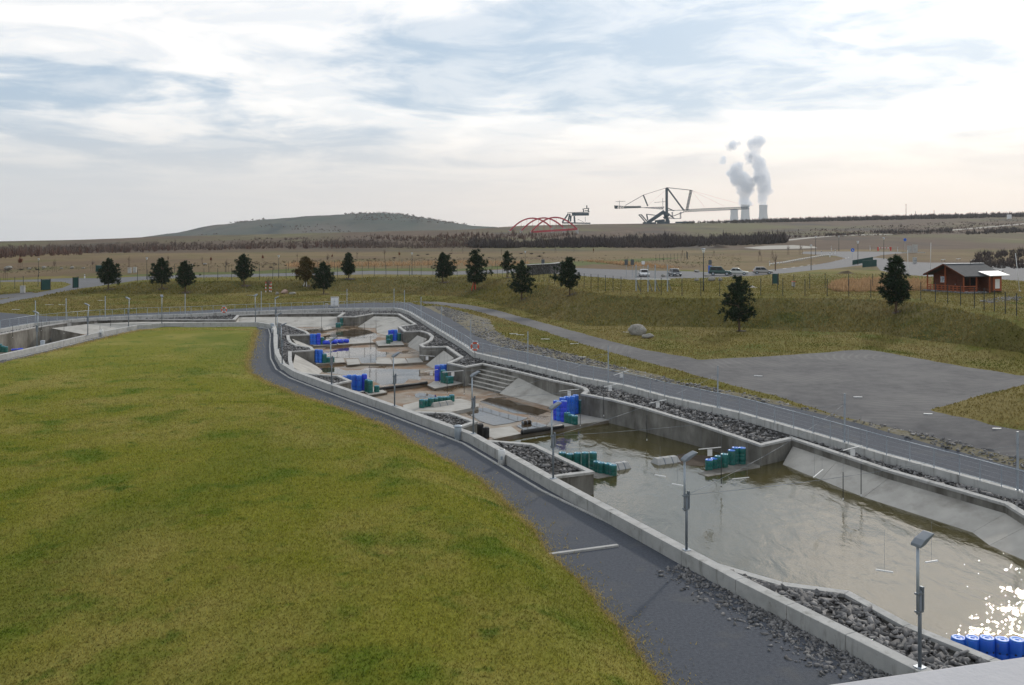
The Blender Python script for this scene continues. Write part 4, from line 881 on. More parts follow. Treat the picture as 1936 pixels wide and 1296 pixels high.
# wires across the channel with hanging slalom gates
def wire(a, b, label, group='wires across the channel', r=.008):
    a, b = Vector(a), Vector(b); mb = MB(); L = (b-a).length; pts = [a.lerp(b, t/8.)+Vector((0,0,-.012*L*4*(t/8.)*(1-t/8.))) for t in range(9)]
    for p, q in zip(pts[:-1], pts[1:]): mb.tube(p, q, r, n=5)
    return tag(mb.build('cable', M_galvd, smooth=True), label, 'cable', group)
lamp_pos = [Vector(G(x, y, ZL)) for x, y, _ in lamps]
for i, (l, p) in enumerate([(1,0),(1,1),(2,1),(2,2),(3,2),(3,3),(4,3),(4,4),(5,4),(6,5),(7,6),(8,8)]): wire(lamp_pos[l]+Vector((0,0,2.1)), POLES[p]+Vector((0,0,2.3)), 'thin steel '+('slanting' if i in (1,3,5,7) else 'straight')+' cable from the lamp post '+(lamps[l][2] or 'of the far bend'))
def spot(py):
    return 'over the pool' if py > 800 else 'over the lowest basin beside the seat steps' if py > 740 else 'over the second basin with mirror water' if py > 688 else 'over the third basin with mirror water' if py > 656 else 'over the upper basin'
def gate_pole(px, pt, pb, zb, label=None):
    label = label or 'thin black slalom pole hanging '+spot(pb)
    x, y, z = G(px, pb, zb); h = (pb-pt)*y/FPX; o = empty('slalom_pole', (x, y, z), label, 'slalom pole', 'slalom poles hanging over the channel')
    MB().tube((0,0,0),(0,0,h),.022, n=8).build('pole', M_black, o, True); MB().tube((0,0,h),(0,0,3.0-z),.005, n=4).build('cord', M_galvd, o); MB().lathe([(.024,0),(.026,.02),(.026,.1),(.024,.12)], 8, (0,0,.05)).build('end_band', M_white, o, True); return o
for q in [(1223,785,835,-1.35),(1594,893,948,-1.3),(1628,877,941,-1.3),(1363.6,860,921,-1.3),(1141.5,744,789,-1.0),(1097,781,808,-1.2),(845.5,715,748,-1.0),(877.6,712,747,-1.1),(831,706,727,-1.0),(870,680,698,-.2),(898,667,690,.1),(608,595,634,-.6),(637.5,621,647,-.7),(660,621,646,-.7),(689,612,638,-.6),(711,610,636.5,-.6),(701,636,664,-.8),(711,652,685,-.8),(699,689,718,-1),(802,640,662,-.3),(815,650,676,-.2)]: gate_pole(*q)
for px, pt, pb in [(24,615,640),(78,605,627),(93,604,623),(121,614,632),(189,616,618),(209,600,620),(252,592,612)]: gate_pole(px, pt, pb if pb-pt > 8 else pb+16, -.3, 'thin black slalom pole hanging over the far bend')
def gate_bar(x0, y0, x1, y1, z, plate=True):
    a = Vector(G(x0, y0, z)); b = Vector(G(x1, y1, z))
    if (b-a).length > 3.2: b = a+(b-a)*(3.2/(b-a).length)
    o = empty('gate_bar', a, 'white slalom gate bar '+('with number plate ' if plate else '')+('against the railing parapet stones' if x0 > 1140 and y0 < 780 else spot(y0+75)), 'gate bar', 'slalom gate bars')
    MB().bar((0,0,0), b-a, .035, .035).build('bar', M_white, o)
    for t in (.1, .9): p = (b-a)*t; MB().tube(p, p+Vector((0,0,max(.3, 2.6-z))), .004, n=4).build('cord', M_galvd, o)
    if plate:
        c = (b-a)*.5; MB().box(c.x-.13,c.x+.13,c.y-.01,c.y+.01,c.z-.42,c.z-.06).build('number_plate', M_white, o, bevel=.006)
for q in [(1057,740,1095,736,.9),(1142,732,1165,727,.9),(1227,763,1260,756,.8),(1321,850,1363,846,.9),(1385,906,1416,903,.5,False),(1594,852,1630,843,.9),(1538,903,1556,888,.2,False),(803,703,828,699,.6),(836,704,876,701,.5),(793,672,822,674,.6),(1160,710,1190,700,.9)]: gate_bar(*q)
for x, y, a in [(1248,900,-.6),(1281,917,-.6),(1672,1080,-.45),(1761,1062,.35)]:
    p = Vector(G(x, y, 1.1)); o = empty('gate_bar', p, 'short white bar hanging free over the pool', 'gate bar', 'loose white bars over the pool')
    MB().bar((-.28*math.cos(a)*1.0, -.28*math.sin(a), 0), (.28*math.cos(a), .28*math.sin(a), 0), .05, .05).build('bar', M_white, o, bevel=.01); MB().tube((0,0,0),(0,0,1.4), .004, n=4).build('cord', M_galvd, o)
# ================================================================ bins, posts, lifebuoys, cabinet
def bin_thing(x, y, label):
    p = G(x, y, 0); o = empty('waste_bin', p, label, 'waste bin', None)
    MB().lathe([(.20,0),(.215,.02),(.225,.78),(.215,.80)], 18).build('body', M_galv, o, True)
    l = MB().lathe([(.25,.80),(.26,.83),(.25,.86),(.16,.90),(.001,.91)], 18).build('lid', M_galv, o, True); MB().box(-.3,-.2,-.05,.05,.82,.86).build('lid_catch', M_galvd, l)
    MB().tube((.0,.24,0),(0,.24,.7),.03).build('stand', M_galvd, o); return o
bin_thing(866,832,'light grey metal waste bin against the parapet beside the black cylinders'); bin_thing(80.5,660,'light grey metal waste bin against the far bend parapet'); bin_thing(515,625,'light grey metal waste bin at the inner corner of the path')
def stub(x, y, label, h=.85, r=.2):
    p = G(x, y, 0); o = empty('drinking_post', p, label, 'post'); MB().lathe([(r,0),(r,h-.06),(r*.9,h-.02),(r*.8,h)], 18).build('body', M_white, o, True); MB().lathe([(r*.7,0),(r*.6,.03),(.001,.035)], 18, (0,0,h-.001)).build('cap', M_cope, o, True)
    MB().box(-.06,.06,-r-.012,-r+.02,.3,.5).build('hatch', M_galv, o)
stub(948.5,879,'white round service post against the parapet beside the stone wedge'); stub(192,637,'white round service post against the far bend parapet'); stub(516.5,627+3,'white round service post beside the corner waste bin', .6)
def lifebuoy(p, ang, label):
    o = empty('lifebuoy', p, label, 'lifebuoy'); t = MB(); n, m = 20, 8; R, r = .34, .085
    for seg in range(4):
        t = MB(); vs_ = []; k = 6
        for i in range(k+1):
            a = (seg+i/k*.999)*math.pi/2
            for j in range(m): b = 2*math.pi*j/m; vs_.append(((R+r*math.cos(b))*math.cos(a), r*math.sin(b), (R+r*math.cos(b))*math.sin(a)))
        t.add(vs_, [(i*m+j, i*m+(j+1)%m, (i+1)*m+(j+1)%m, (i+1)*m+j) for i in range(k) for j in range(m)]); t.build('ring_segment', M_orange, o, True)
    for q in range(4):
        a = (q+.5)*math.pi/2; c = (R*math.cos(a), 0, R*math.sin(a)); d = (-math.sin(a)*.06, 0, math.cos(a)*.06)
        MB().tube((c[0]-d[0], 0, c[2]-d[2]), (c[0]+d[0], 0, c[2]+d[2]), r*1.08, n=8).build('white_band', M_white, o, True)
    MB().box(-.02,.02,.1,.14,-1.2,.5).build('holder', M_galv, o); MB().box(-.28,.28,-.06,.2,.46,.52).build('hood', M_galv, o)
    o.rotation_euler = (0, 0, ang)
pb = Vector(RIGHT_PAR[10]); lifebuoy(pb+Vector((-.05,-.25,.62)), 0, 'orange and white lifebuoy on its holder at the bend of the railing'); 
pb2 = G(394,603,.8); lifebuoy(Vector((pb2[0], Vector(RIGHT_PAR[19]).y-.3, 1.4)), .1, 'orange and white lifebuoy on the railing of the far bend')
p = onT(633,580.5); o = empty('electric_cabinet', p, 'tall light grey electric cabinet behind the bend of the channel', 'cabinet'); MB().box(-.62,.62,-.25,.25,0,.12).build('plinth', M_conc, o)
MB().box(-.6,.6,-.24,.24,.12,1.5).build('body', M_cope, o, bevel=.015); MB().box(-.64,.64,-.28,.28,1.5,1.56).build('roof', M_cope, o, bevel=.01)
for s in (-1,1): d = MB().box(min(0,s*.57)+.01*(s>0), max(0,s*.57)-.01*(s<0), -.252,-.242,.2,1.44).build('door', M_white, o); MB().box(s*.06-.015, s*.06+.015,-.285,-.25,.8,.95).build('handle', M_black, d)
p = onT(617.5,583); o = empty('bollard_cabinet', p, 'small pale service box beside the tall cabinet', 'box'); MB().box(-.2,.2,-.15,.15,0,.65).build('body', M_cope, o, bevel=.02); MB().box(-.22,.22,-.17,.17,.65,.7).build('lid', M_cope, o, bevel=.01)
MB
# ================================================================ the building the photograph was taken from
bd = empty('viewing_building', (4,-4,0), 'plain building whose off white balcony parapet crosses the corner below the camera', 'building')
e0, e1 = Vector((.438,1.396)), Vector((.833,1.5)); dv = (e1-e0).normalized(); nv = Vector((dv.y, -dv.x)); c = e0-dv*1.2; zt_ = HC-.69
def strip(a, w0, w1, l0, l1): return [tuple(a+dv*l0+nv*w0), tuple(a+dv*l1+nv*w0), tuple(a+dv*l1+nv*w1), tuple(a+dv*l0+nv*w1)]
part(MB().prism(strip(c, 0, .30, 0, 6), zt_-1.0, zt_), 'balcony_parapet', M_offwhite, bd, bevel=.012)
part(MB().prism(strip(c, .0, 4, 0, 6), zt_-1.25, zt_-1.0), 'balcony_floor', M_conc, bd)
part(MB().prism(strip(c, .6, 8, .3, 9), -.5, zt_-1.25), 'wall', M_offwhite, bd)
# ================================================================ vegetation builders
def twig_cloud(P, H, W, n, rs, tw=.035, lean=.35):
    "bare shrubs: thin blades fanning up from each base point; returns V,F"
    m = len(P); a = rs.rand(m, n)*2*np.pi; r = np.sqrt(rs.rand(m, n)); t = rs.rand(m, n)
    h = H[:, None]*(.35+.65*rs.rand(m, n))*(1-.45*r*r)
    tip = np.stack([np.cos(a)*r*W[:, None], np.sin(a)*r*W[:, None], h], 2)+P[:, None]
    r0 = r*.35*rs.rand(m, n); b = np.stack([np.cos(a)*r0*W[:, None], np.sin(a)*r0*W[:, None], h*.35*rs.rand(m, n)*0], 2)+P[:, None]
    w = (tw*H[:, None]*(.6+.8*rs.rand(m, n)))[..., None]; pa = rs.rand(m, n)*np.pi*2; d = np.stack([np.cos(pa), np.sin(pa), 0*pa], 2)*w
    mid = (b+tip)/2+rs.normal(size=tip.shape)*.06*H[:, None, None]
    V = np.stack([b-d*.35, b+d*.35, mid+d, mid-d, tip], 2).reshape(-1, 3); k = np.arange(m*n)[:, None]*5
    F = np.concatenate([k+np.array([0,1,2]), k+np.array([0,2,3]), k+np.array([3,2,4])]).reshape(-1, 3)
    return V, F
def scrub(name, polys, n, h, w, mt, label, seed, twigs=16, tw=.035, cat='scrub'):
    rs = np.random.RandomState(seed); PX = []
    for poly, frac in polys:
        p, _ = sample_sheet([(x, y, 0) for x, y in poly], int(n*frac), rs); PX.append(p)
    PX = np.concatenate(PX); P = onT_many(PX[:, 0], PX[:, 1]); H = h[0]+(h[1]-h[0])*rs.rand(len(P))**1.5; H *= np.array([max(.25, 1+1.1*noise.noise(Vector((p[0]*.022, p[1]*.022, seed)))) for p in P]); W = w*(.7+.6*rs.rand(len(P)))*H
    P[:, 2] -= .05*H
    V, F = twig_cloud(P, H, W, twigs, rs, tw); o = link(name, np_mesh(name, V, F, mt)); tag(o, label, cat, None, 'stuff'); return o
def tree_pts(seed, H, wd, low, nb, lopside=.25, gap=.0):
    "pine skeleton: list of (point, size) tuft anchors and branch segments"
    r = random.Random(seed); br = []; tf = []; ang = r.uniform(0, 6.28)
    nw = int(nb); 
    for i in range(nw):
        t = (i+.5)/nw; z = H*(low+(.97-low)*t); env = (1-t)**.7*min(1, .5+2.4*t)*1.12
        for k in range(r.choice([4,5,5,6])):
            ang += 2.4+r.uniform(-.4, .4)
            if r.random() < gap: continue
            L = H*wd*.60*env*r.uniform(.6, 1.15)*(1+lopside*math.cos(ang-seed)); up = .15+.55*t+r.uniform(-.12, .15)
            d = Vector((math.cos(ang), math.sin(ang), up)); b = Vector((0,0,z-.02*H)); e = b+d*L; br.append((b, e, .012*H*(1-.6*t)))
            m = max(2, int(L/(.045*H)))
            for j in range(m):
                f = .28+.75*(j+r.random()*.5)/m; q = b.lerp(e, min(f, 1.0))+Vector((r.gauss(0,1), r.gauss(0,1), r.gauss(0,.7)))*.028*H*(1+.4*f); tf.append((q, .075*H*r.uniform(.75, 1.25), d))
    for j in range(10): tf.append((Vector((r.gauss(0,.012*H), r.gauss(0,.012*H), H*r.uniform(.92, 1.0))), .055*H, Vector((0,0,1))))
    return br, tf
def pine_meshes(seed, H, wd, low, nb, mt, gap=0.0):
    br, tf = tree_pts(seed, H, wd, low, nb, gap=gap); rs = np.random.RandomState(seed)
    mb = MB(); mb.tube((0,0,-.15),(.02*H,0,H*.5),.022*H,.014*H, n=8); mb.tube((.02*H,0,H*.5),(0,0,H*.97),.014*H,.004*H, n=6)
    lm = MB()
    for b, e, w in br: lm.tube(b, e, w*.9, w*.3, n=4)
    P = np.array([q[0][:] for q in tf]); S = np.array([q[1] for q in tf]); Dv = np.array([q[2].normalized()[:] for q in tf]); m = len(P); n = 34
    u = rs.normal(size=(m, n, 3))+Dv[:, None]*.9+np.array([0,0,.35]); u /= np.linalg.norm(u, axis=2)[..., None]; L = S[:, None]*(.6+.6*rs.rand(m, n))
    tip = P[:, None]+u*L[..., None]; s = np.cross(u, rs.normal(size=u.shape)); s /= np.linalg.norm(s, axis=2)[..., None]; s *= (L*.085)[..., None]
    base = P[:, None]+u*(L*.05)[..., None]; mid = P[:, None]+u*(L*.5)[..., None]
    V = np.stack([base, mid+s, tip, mid-s], 2).reshape(-1, 3); k = np.arange(m*n)[:, None]*4; F = np.concatenate([k+np.array([0,1,2]), k+np.array([0,2,3])]).reshape(-1, 3)
    return mb.mesh('trunk', M_trunk, True), lm.mesh('limbs', M_trunk, True), np_mesh('crown', V, F, mt)
PV = [pine_meshes(3, 5, .70, .2, 15, M_needle), pine_meshes(8, 5, .64, .24, 15, M_needle), pine_meshes(13, 5, .58, .2, 15, M_needle, .12), pine_meshes(21, 5, .62, .28, 10, M_needle, .35), pine_meshes(5, 5, .68, .22, 14, M_needle2), pine_meshes(34, 5, .50, .18, 17, M_needle)]
PINES = [(205,548,58,0,'bushy pine at the road end of the bank, beside the gate'),(306,547,58,0,'round pine on the bank next to a street lamp'),(350,554,58,1,'wide low pine on the bank beside a round pine'),(461,541,58,1,'dense round topped pine alone on the bank'),(578,542,56,4,'browned pine with white wrapped trunk on the bank'),(612,557,60,0,'dark pine in front of the browned pine'),(659,528,49,5,'slim young pine high on the bank'),(837,535,56,0,'pine with low skirt on the bank before the green verge'),(897,549,75,2,'tall pine with a striped stake at its trunk'),(959,526,50,3,'gappy pine with a one sided lower branch'),(986,568,73,2,'loose crowned pine low on the bank before the gabion wall'),(1077,559,70,1,'pointed pine on the bank beside the gabion wall'),(1398,627,102,2,'pine standing at the foot of the bank below the parked cars'),(1694,592,106,5,'tall dark pine on the bank in front of the timber cabin')]
for i, (x, y, hp, k, lb) in enumerate(PINES):
    p = onT(x, y); H = hp*p.y/FPX; o = empty('pine_tree', p, lb, 'pine tree', 'pine trees on the grass bank', rz=random.uniform(0, 6.28), scale=H/5.0)
    tr, lm, cr = PV[k]; t = link('trunk', tr, o); link('limbs', lm, t); link('crown', cr, o)
    rs_ = .55*p.y/FPX*18; mb = MB(); n = 14; vs_ = []
    ring = []
    for a in range(n): r_ = rs_*(.85+.3*random.random()); q = (p.x+.3*rs_+r_*math.cos(a/n*6.283), p.y+r_*.8*math.sin(a/n*6.283)); ring.append((q[0]-p.x, q[1]-p.y, zt(q[0], q[1])-p.z+.07))
    mb.add([(.2*rs_, 0, .16)]+ring, [(0, 1+a, 1+(a+1) % n) for a in range(n)]); g = mb.build('soil_ring', M_soil, None, True); g.parent = o; g.scale = (5.0/H,)*3; g.rotation_euler = (0, 0, -o.rotation_euler.z)
    if i in (4, 8):
        for dx in (-.35,.3): MB().bar((dx, -.25, -.2), (dx*.3, 0, 1.0), .1).build('stake', M_white if i == 4 else M_red, o)
# grass blades of the near lawn
def blades(name, poly, dens_near, ymax, mt, label, seed, hh=(.02,.065), region='lawn', y0=20, fall=1.6, tw=.012):
    rs = np.random.RandomState(seed); P = []
    A, T = GROUND[region]; C = A[T]; ar = np.abs(np.cross(C[:, 1, :2]-C[:, 0, :2], C[:, 2, :2]-C[:, 0, :2]))/2; cy = C[:, :, 1].mean(1); cx = C[:, :, 0].mean(1)
    w = np.where((cy > y0) & (cy < ymax) & (np.abs(cx) < cy*.95), dens_near*np.clip((.95-np.abs(cx)/np.maximum(cy, 1))/.3, 0, 1)*np.clip((30/np.maximum(cy, 20))**fall, .05, 1)*np.clip((ymax-cy)/45, 0, 1), 0)*ar
    n = int(w.sum()); c = rs.choice(len(C), n, p=w/w.sum()); u, v = rs.rand(n), rs.rand(n); f = u+v > 1; u[f], v[f] = 1-u[f], 1-v[f]
    P = C[c, 0]+(C[c, 1]-C[c, 0])*u[:, None]+(C[c, 2]-C[c, 0])*v[:, None]
    k = 1+P[:, 1]/120; H = (hh[0]+(hh[1]-hh[0])*rs.rand(n))*k; a = rs.rand(n)*6.283; d = np.stack([np.cos(a), np.sin(a), 0*a], 1)*(tw*k*(.7+rs.rand(n)))[:, None]
    tip = P+np.stack([rs.normal(size=n)*.5*H, rs.normal(size=n)*.5*H, H], 1); V = np.stack([P-d, P+d, tip], 1).reshape(-1, 3); F = np.arange(n*3).reshape(-1, 3)
    o = link(name, np_mesh(name, V, F, mt)); tag(o, label, 'grass', None, 'stuff')
blades('grass_blades', None, 360, 105, M_blade, 'short grass blades of the lawn', 77)
blades('bank_tufts', None, 90, 215, M_tuft, 'rough grass tufts on the bank slope', 78, (.06,.16), 'bank', 60, 1.3, .03)
blades('meadow_tufts', None, 110, 200, M_tuft, 'grass tufts beside the track and on the bank top', 79, (.04,.10), 'meadow', 30, 1.4, .02)
def fringe():
    rs = np.random.RandomState(5); A = np.array(L_lawn); A = A[(A[:, 1] > 20) & (A[:, 1] < 118)]; n = 34000; d = np.linalg.norm(np.diff(A, axis=0), axis=1); w = d*(30/np.maximum(A[:-1, 1], 20)); c = rs.choice(len(d), n, p=w/w.sum()); t = rs.rand(n)[:, None]
    P = A[c]*(1-t)+A[c+1]*t; P += rs.normal(size=P.shape)*np.where(rs.rand(n) < .3, .55, .2)[:, None]; z = zfun(P[:, 0], P[:, 1]); P = np.column_stack([P, z]); k = 1+P[:, 1]/120; H = (.03+.07*rs.rand(n)**2)*k; a = rs.rand(n)*6.283; dd = np.stack([np.cos(a), np.sin(a), 0*a], 1)*(.014*k)[:, None]
    tip = P+np.stack([rs.normal(size=n)*.8*H, rs.normal(size=n)*.8*H, H], 1); V = np.stack([P-dd, P+dd, tip], 1).reshape(-1, 3); o = link('grass_fringe', np_mesh('grass_fringe', V, np.arange(n*3).reshape(-1, 3), M_fringe)); tag(o, 'dry straggling grass along the edge of the gravel path', 'grass', None, 'stuff')
fringe()
# ================================================================ fences
fpost = MB().box(-.035,.035,-.035,.035,-.2,2.35).mesh('post', M_darkpost)
def fence(line, step, label, hmax=2.3, wires=9):
    R = resample([(p[0], p[1], 0) for p in line], step); R = [Vector((p.x, p.y, zt(p.x, p.y))) for p in R]; o = empty('fence', R[0], label, 'fence'); org = R[0]
    for p in R: link('post', fpost, o, p-org)
    mb = MB()
    for a, b in zip(R[:-1], R[1:]):
        for k in range(wires): z = .1+k*(hmax-.1)/(wires-1); mb.bar(a-org+Vector((0,0,z)), b-org+Vector((0,0,z)), .006)
    w = mb.build('wire_netting', M_darkpost, o); w['kind'] = 'stuff'; return o
cl = offset_line([(p[0], p[1], 0) for p in CREST], 1.6)
fence(cl[4:-1], 3.0, 'dark wire fence with slim posts along the top of the grass bank')
fence(onTL([(-150,550),(0,548),(28,547),(44,545),(72,543)]), 4.0, 'low dark fence beside the lane at the gate')
fence(onTL([(330,518),(490,514),(600,511),(760,508),(860,509),(985,505)]), 4.4, 'dark wire fence behind the road next to the green verge')
fence(onTL([(1240,497),(1300,492),(1298,488)]), 3.5, 'short dark fence round the planted patch behind the car park')
fence(onTL([(1470,549),(1560,545),(1650,548)]), 4.0, 'dark fence beside the reed filled ditch')
# gate leaves
for x0, x1, yb, yt, lb in [(78,95,549.5,529,'dark mesh gate leaf standing open beside the lane'),(138,148,545,525,'dark solid gate leaf standing open across the lane')]:
    a, b = onT(x0, yb), onT(x1, yb-1); h = (yb-yt)*a.y/FPX; o = empty('gate', a, lb, 'gate'); b = b-a
    MB().bar((0,0,h/2), b+Vector((0,0,h/2)), .05, h*.92).build('infill', M_greenfence, o)
    for q in (Vector((0,0,0)), b): MB().box(q.x-.06,q.x+.06,q.y-.06,q.y+.06,q.z-.1,q.z+h+.1).build('post', M_darkpost, o)
    for z in (.05, h): MB().bar((0,0,z), b+Vector((0,0,z)), .07).build('rail', M_darkpost, o)
# green panel fences by the road
for x0, y0, x1, y1, ht, lb in [(1612,501.5,1650,494,1.25,'dark green railing panels beside the pale footway'),(1631,506,1657,504,1.7,'dark green palisade panel at the corner of the lane')]:
    a, b = onT(x0, y0), onT(x1, y1); o = empty('green_fence', a, lb, 'railing'); d = b-a; n = int(d.length/.35)
    for i in range(n+1): p = d*(i/n); MB().box(p.x-.05,p.x+.05,p.y-.05,p.y+.05,p.z,p.z+ht).build('bar', M_greenfence, o)
    for z in (.15, ht): MB().bar((0,0,z), d+Vector((0,0,z)), .07).build('rail', M_greenfence, o)
# ================================================================ boulders
def boulder_mesh(seed, m):
    bm = bmesh.new(); bmesh.ops.create_icosphere(bm, subdivisions=3, radius=.5); r = random.Random(seed); o = Vector((r.uniform(0,50),)*3)
    pl = [(Vector((r.gauss(0,1), r.gauss(0,1), r.gauss(.3,.8))).normalized(), r.uniform(.28,.42)) for _ in range(10)]
    for v in bm.verts:
        v.co *= 1+.28*noise.noise(v.co*2.2+o)+.14*noise.noise(v.co*5+o)+.06*noise.noise(v.co*11+o)
        for nrm, d in pl:
            q = v.co.dot(nrm)-d
            if q > 0: v.co -= nrm*q*.95
    me = bpy.data.meshes.new('boulder'); bm.to_mesh(me); bm.free(); me.materials.append(m); me.polygons.foreach_set('use_smooth', [True]*len(me.polygons)); return me
BM = [boulder_mesh(i, M_boulder) for i in range(4)]+[boulder_mesh(9, M_redrock)]
def boulder(x, y, w, h, k, label, group='boulders'):
    p = onT(x, y); s = p.y/FPX; o = link('boulder', BM[k], None, p+Vector((0,0,h*s*.40))); o.scale = (w*s*1.08, w*s*.85, h*s*1.15); o.rotation_euler = (0, 0, random.uniform(-.3, .3)); tag(o, label, 'boulder', group)
boulder(1206,634,36,23,0,'large cracked grey boulder on the grass beside the track'); boulder(1227,640,26,11,1,'flat rounded grey boulder leaning on the large cracked one')
boulder(538,556,15,10,4,'reddish round boulder at the foot of the bank'); boulder(554,557.5,15,6,1,'flat grey boulder beside the reddish one'); boulder(524,557.5,8,6,2,'small dark boulder beside the reddish one')
for x, y, w, h in [(1318,532,10,7),(1347,532,16,9),(1362,531.5,9,7),(1317,515,12,5),(1254,524,9,6),(1337,523,12,4)]: boulder(x, y, w, h, random.randrange(4), 'pale grey boulder at the edge of the car park', 'boulders round the car park')
for x, y, w, h in [(17,510,16,8),(55,510,8,4),(83,508,9,5),(136,508.5,9,5),(117,509,7,3),(158,508.5,7,3),(388,501,8,4),(363,502,5,3)]: boulder(x, y, w, h, random.randrange(4), 'grey boulder in the row along the field edge', 'boulders along the field edge')
# ================================================================ street lamps, signs, poles
def street_lamp(x, yb, yt, label):
    p = onT(x, yb); h = (yb-yt)*p.y/FPX; o = empty('street_lamp', p, label, 'street lamp', 'street lamps along the road'); k = max(1, h/4.5)
    MB().tube((0,0,-.1),(0,0,h*.3),.07*k,.06*k).build('base_post', M_darkpost, o, True); MB().tube((0,0,h*.3),(0,0,h-.5*k),.05*k,.04*k).build('post', M_darkpost, o, True)
    MB().lathe([(.05*k,h-.5*k),(.12*k,h-.42*k),(.2*k,h-.1*k),(.12*k,h-.06*k)], 10).build('lantern', M_white, o, True); MB().lathe([(.26*k,h-.1*k),(.28*k,h-.06*k),(.05*k,h)], 10).build('hood', M_galv, o, True)
for x, yb, yt, lb in [(277.6,528,487,'beside the round pine'),(527,525,483,'above the red striped stakes'),(779,520,478,'between the slim pine and the low skirted pine'),(993,508,475,'beside the gappy pine'),(1330,551,470,'in front of the dark green car'),(1533.5,511,463,'at the junction behind the grey hatchback'),(1622,501,456,'at the green railing panels'),(1671,490,449,'beside the pale footway'),(1586,475.5,446,'beyond the junction'),(1542,482,447,'beside the white guard rail'),(73,524,489,'beside the open mesh gate')]: street_lamp(x, yb, yt, 'dark street lamp with white lantern '+lb)
def sign(x, yb, y0, y1, w, m, label, group=None, shape='rect', posts=1, name='road_sign', face=None):
    p = onT(x, yb); s = p.y/FPX; zb, zt2 = (yb-y1)*s, (yb-y0)*s; hw = w*s/2; o = empty(name, p, label, 'sign', group)
    for q in ([0] if posts == 1 else [-hw*.7, hw*.7]): MB().tube((q,.05,-.1),(q,.05,zt2),.035).build('post', M_galv, o)
    if shape == 'rect': pl = MB().box(-hw,hw,-.02,.02,zb,zt2).build('panel', m, o, bevel=.01)
    else: pl = MB().tube((0,.0,(zb+zt2)/2),(0,-.03,(zb+zt2)/2),hw, n=20).build('panel', m, o)
    if face: face(pl, hw, zb, zt2)
    return o
def letter_P(pl, hw, zb, zt2):
    c = (zb+zt2)/2; u = hw*.16; MB().box(-u*2.2,-u*.8,-.036,-.031,c-hw*.55,c+hw*.55).build('letter', M_white, pl)
    MB().box(-u*.79,u*2,-.036,-.031,c+hw*.35,c+hw*.55).build('letter', M_white, pl); MB().box(-u*.79,u*2,-.036,-.031,c-hw*.08,c+hw*.12).build('letter', M_white, pl); MB().box(u*.9,u*2,-.036,-.031,c+hw*.121,c+hw*.349).build('letter', M_white, pl)
def arrow_mark(pl, hw, zb, zt2):
    c = (zb+zt2)/2; MB().bar((-hw*.35,-.034,c+hw*.35),(hw*.25,-.034,c-hw*.3),.004,hw*.22).build('arrow', M_white, pl); MB().box(-hw*.2,hw*.35,-.037,-.0345,c-hw*.45,c-hw*.28).build('arrow', M_white, pl)
sign(1184,524,491,501.5,6.5,M_signback,'dark backed tall road sign, one of a pair by the car park','paired dark backed signs',posts=1); sign(1195.5,524,491,501.5,6.5,M_signback,'dark backed tall road sign, one of a pair by the car park','paired dark backed signs')
sign(1216,517,494,500.5,6,M_white,'small white sign on a post behind the white car'); sign(1342.5,516,492,501,6,M_signback,'dark backed road sign behind the blue board'); sign(1026.5,512,491,500,6,M_signback,'dark backed road sign above the gabion wall')
sign(1342.5,519,502.5,517,7,M_signblue,'bright blue information board behind the dark green car', name='information_board', posts=2)
sign(1612,490,469,477.5,7,M_signblue,'round blue traffic sign at the junction', shape='round', face=arrow_mark); sign(1711,476,450,457.5,6,M_signblue,'round blue traffic sign with white plate beyond the pale footway', shape='round')
sign(1543.5,415,402.5,408,10,M_signblue,'blue motorway sign on a gantry at the skyline', posts=2, name='gantry_sign'); sign(1908,416,406,414,9,M_white,'white hoarding on the far slope', posts=2, name='hoarding')
p = onT(1727,479); s = p.y/FPX; o = empty('notice_boards', p, 'two pale notice boards on a low white platform', 'sign')
MB().box(-22*s,22*s,-.3,.3,-.1,.35).build('platform', M_cope, o)
for a, b, t in ((-12,-3,14),(-2,8,16)): MB().box(a*s,b*s,-.06,.06,.5,t*s).build('board', M_cope, o, bevel=.02); MB().box((a+b)/2*s-.05,(a+b)/2*s+.05,-.03,.03,.2,.6).build('post', M_galv, o)
p = onT(1729.5,499); s = p.y/FPX; o = empty('ticket_box', p, 'white upright box at the edge of the lane', 'box'); MB().box(-3.3*s,3.3*s,-.25,.25,0,12*s).build('body', M_cope, o, bevel=.03); MB().box(-3.1*s,3.1*s,-.27,-.24,5*s,6*s).build('band', M_galvd, o)
for x0, y0, x1, y1, lb in [(1717,521,1716,474,'slim white flag pole in front of the notice boards'),(1759,513,1760,460,'slim white flag pole behind the timber cabin'),(1928,551,1920,480,'leaning white pole at the end of the fence')]:
    p = onT(x0, y0); s = p.y/FPX; o = empty('white_pole', p, lb, 'pole', 'white poles'); MB().tube((0,0,-.2),((x1-x0)*s,0,(y0-y1)*s),.055,.04).build('shaft', M_white, o, True); MB().lathe([(.08,0),(.08,.05),(.001,.09)], 8, ((x1-x0)*s,0,(y0-y1)*s)).build('finial', M_white, o, True); MB().lathe([(.2,-.1),(.2,.06),(.1,.08)], 10).build('foot', M_white, o, True)
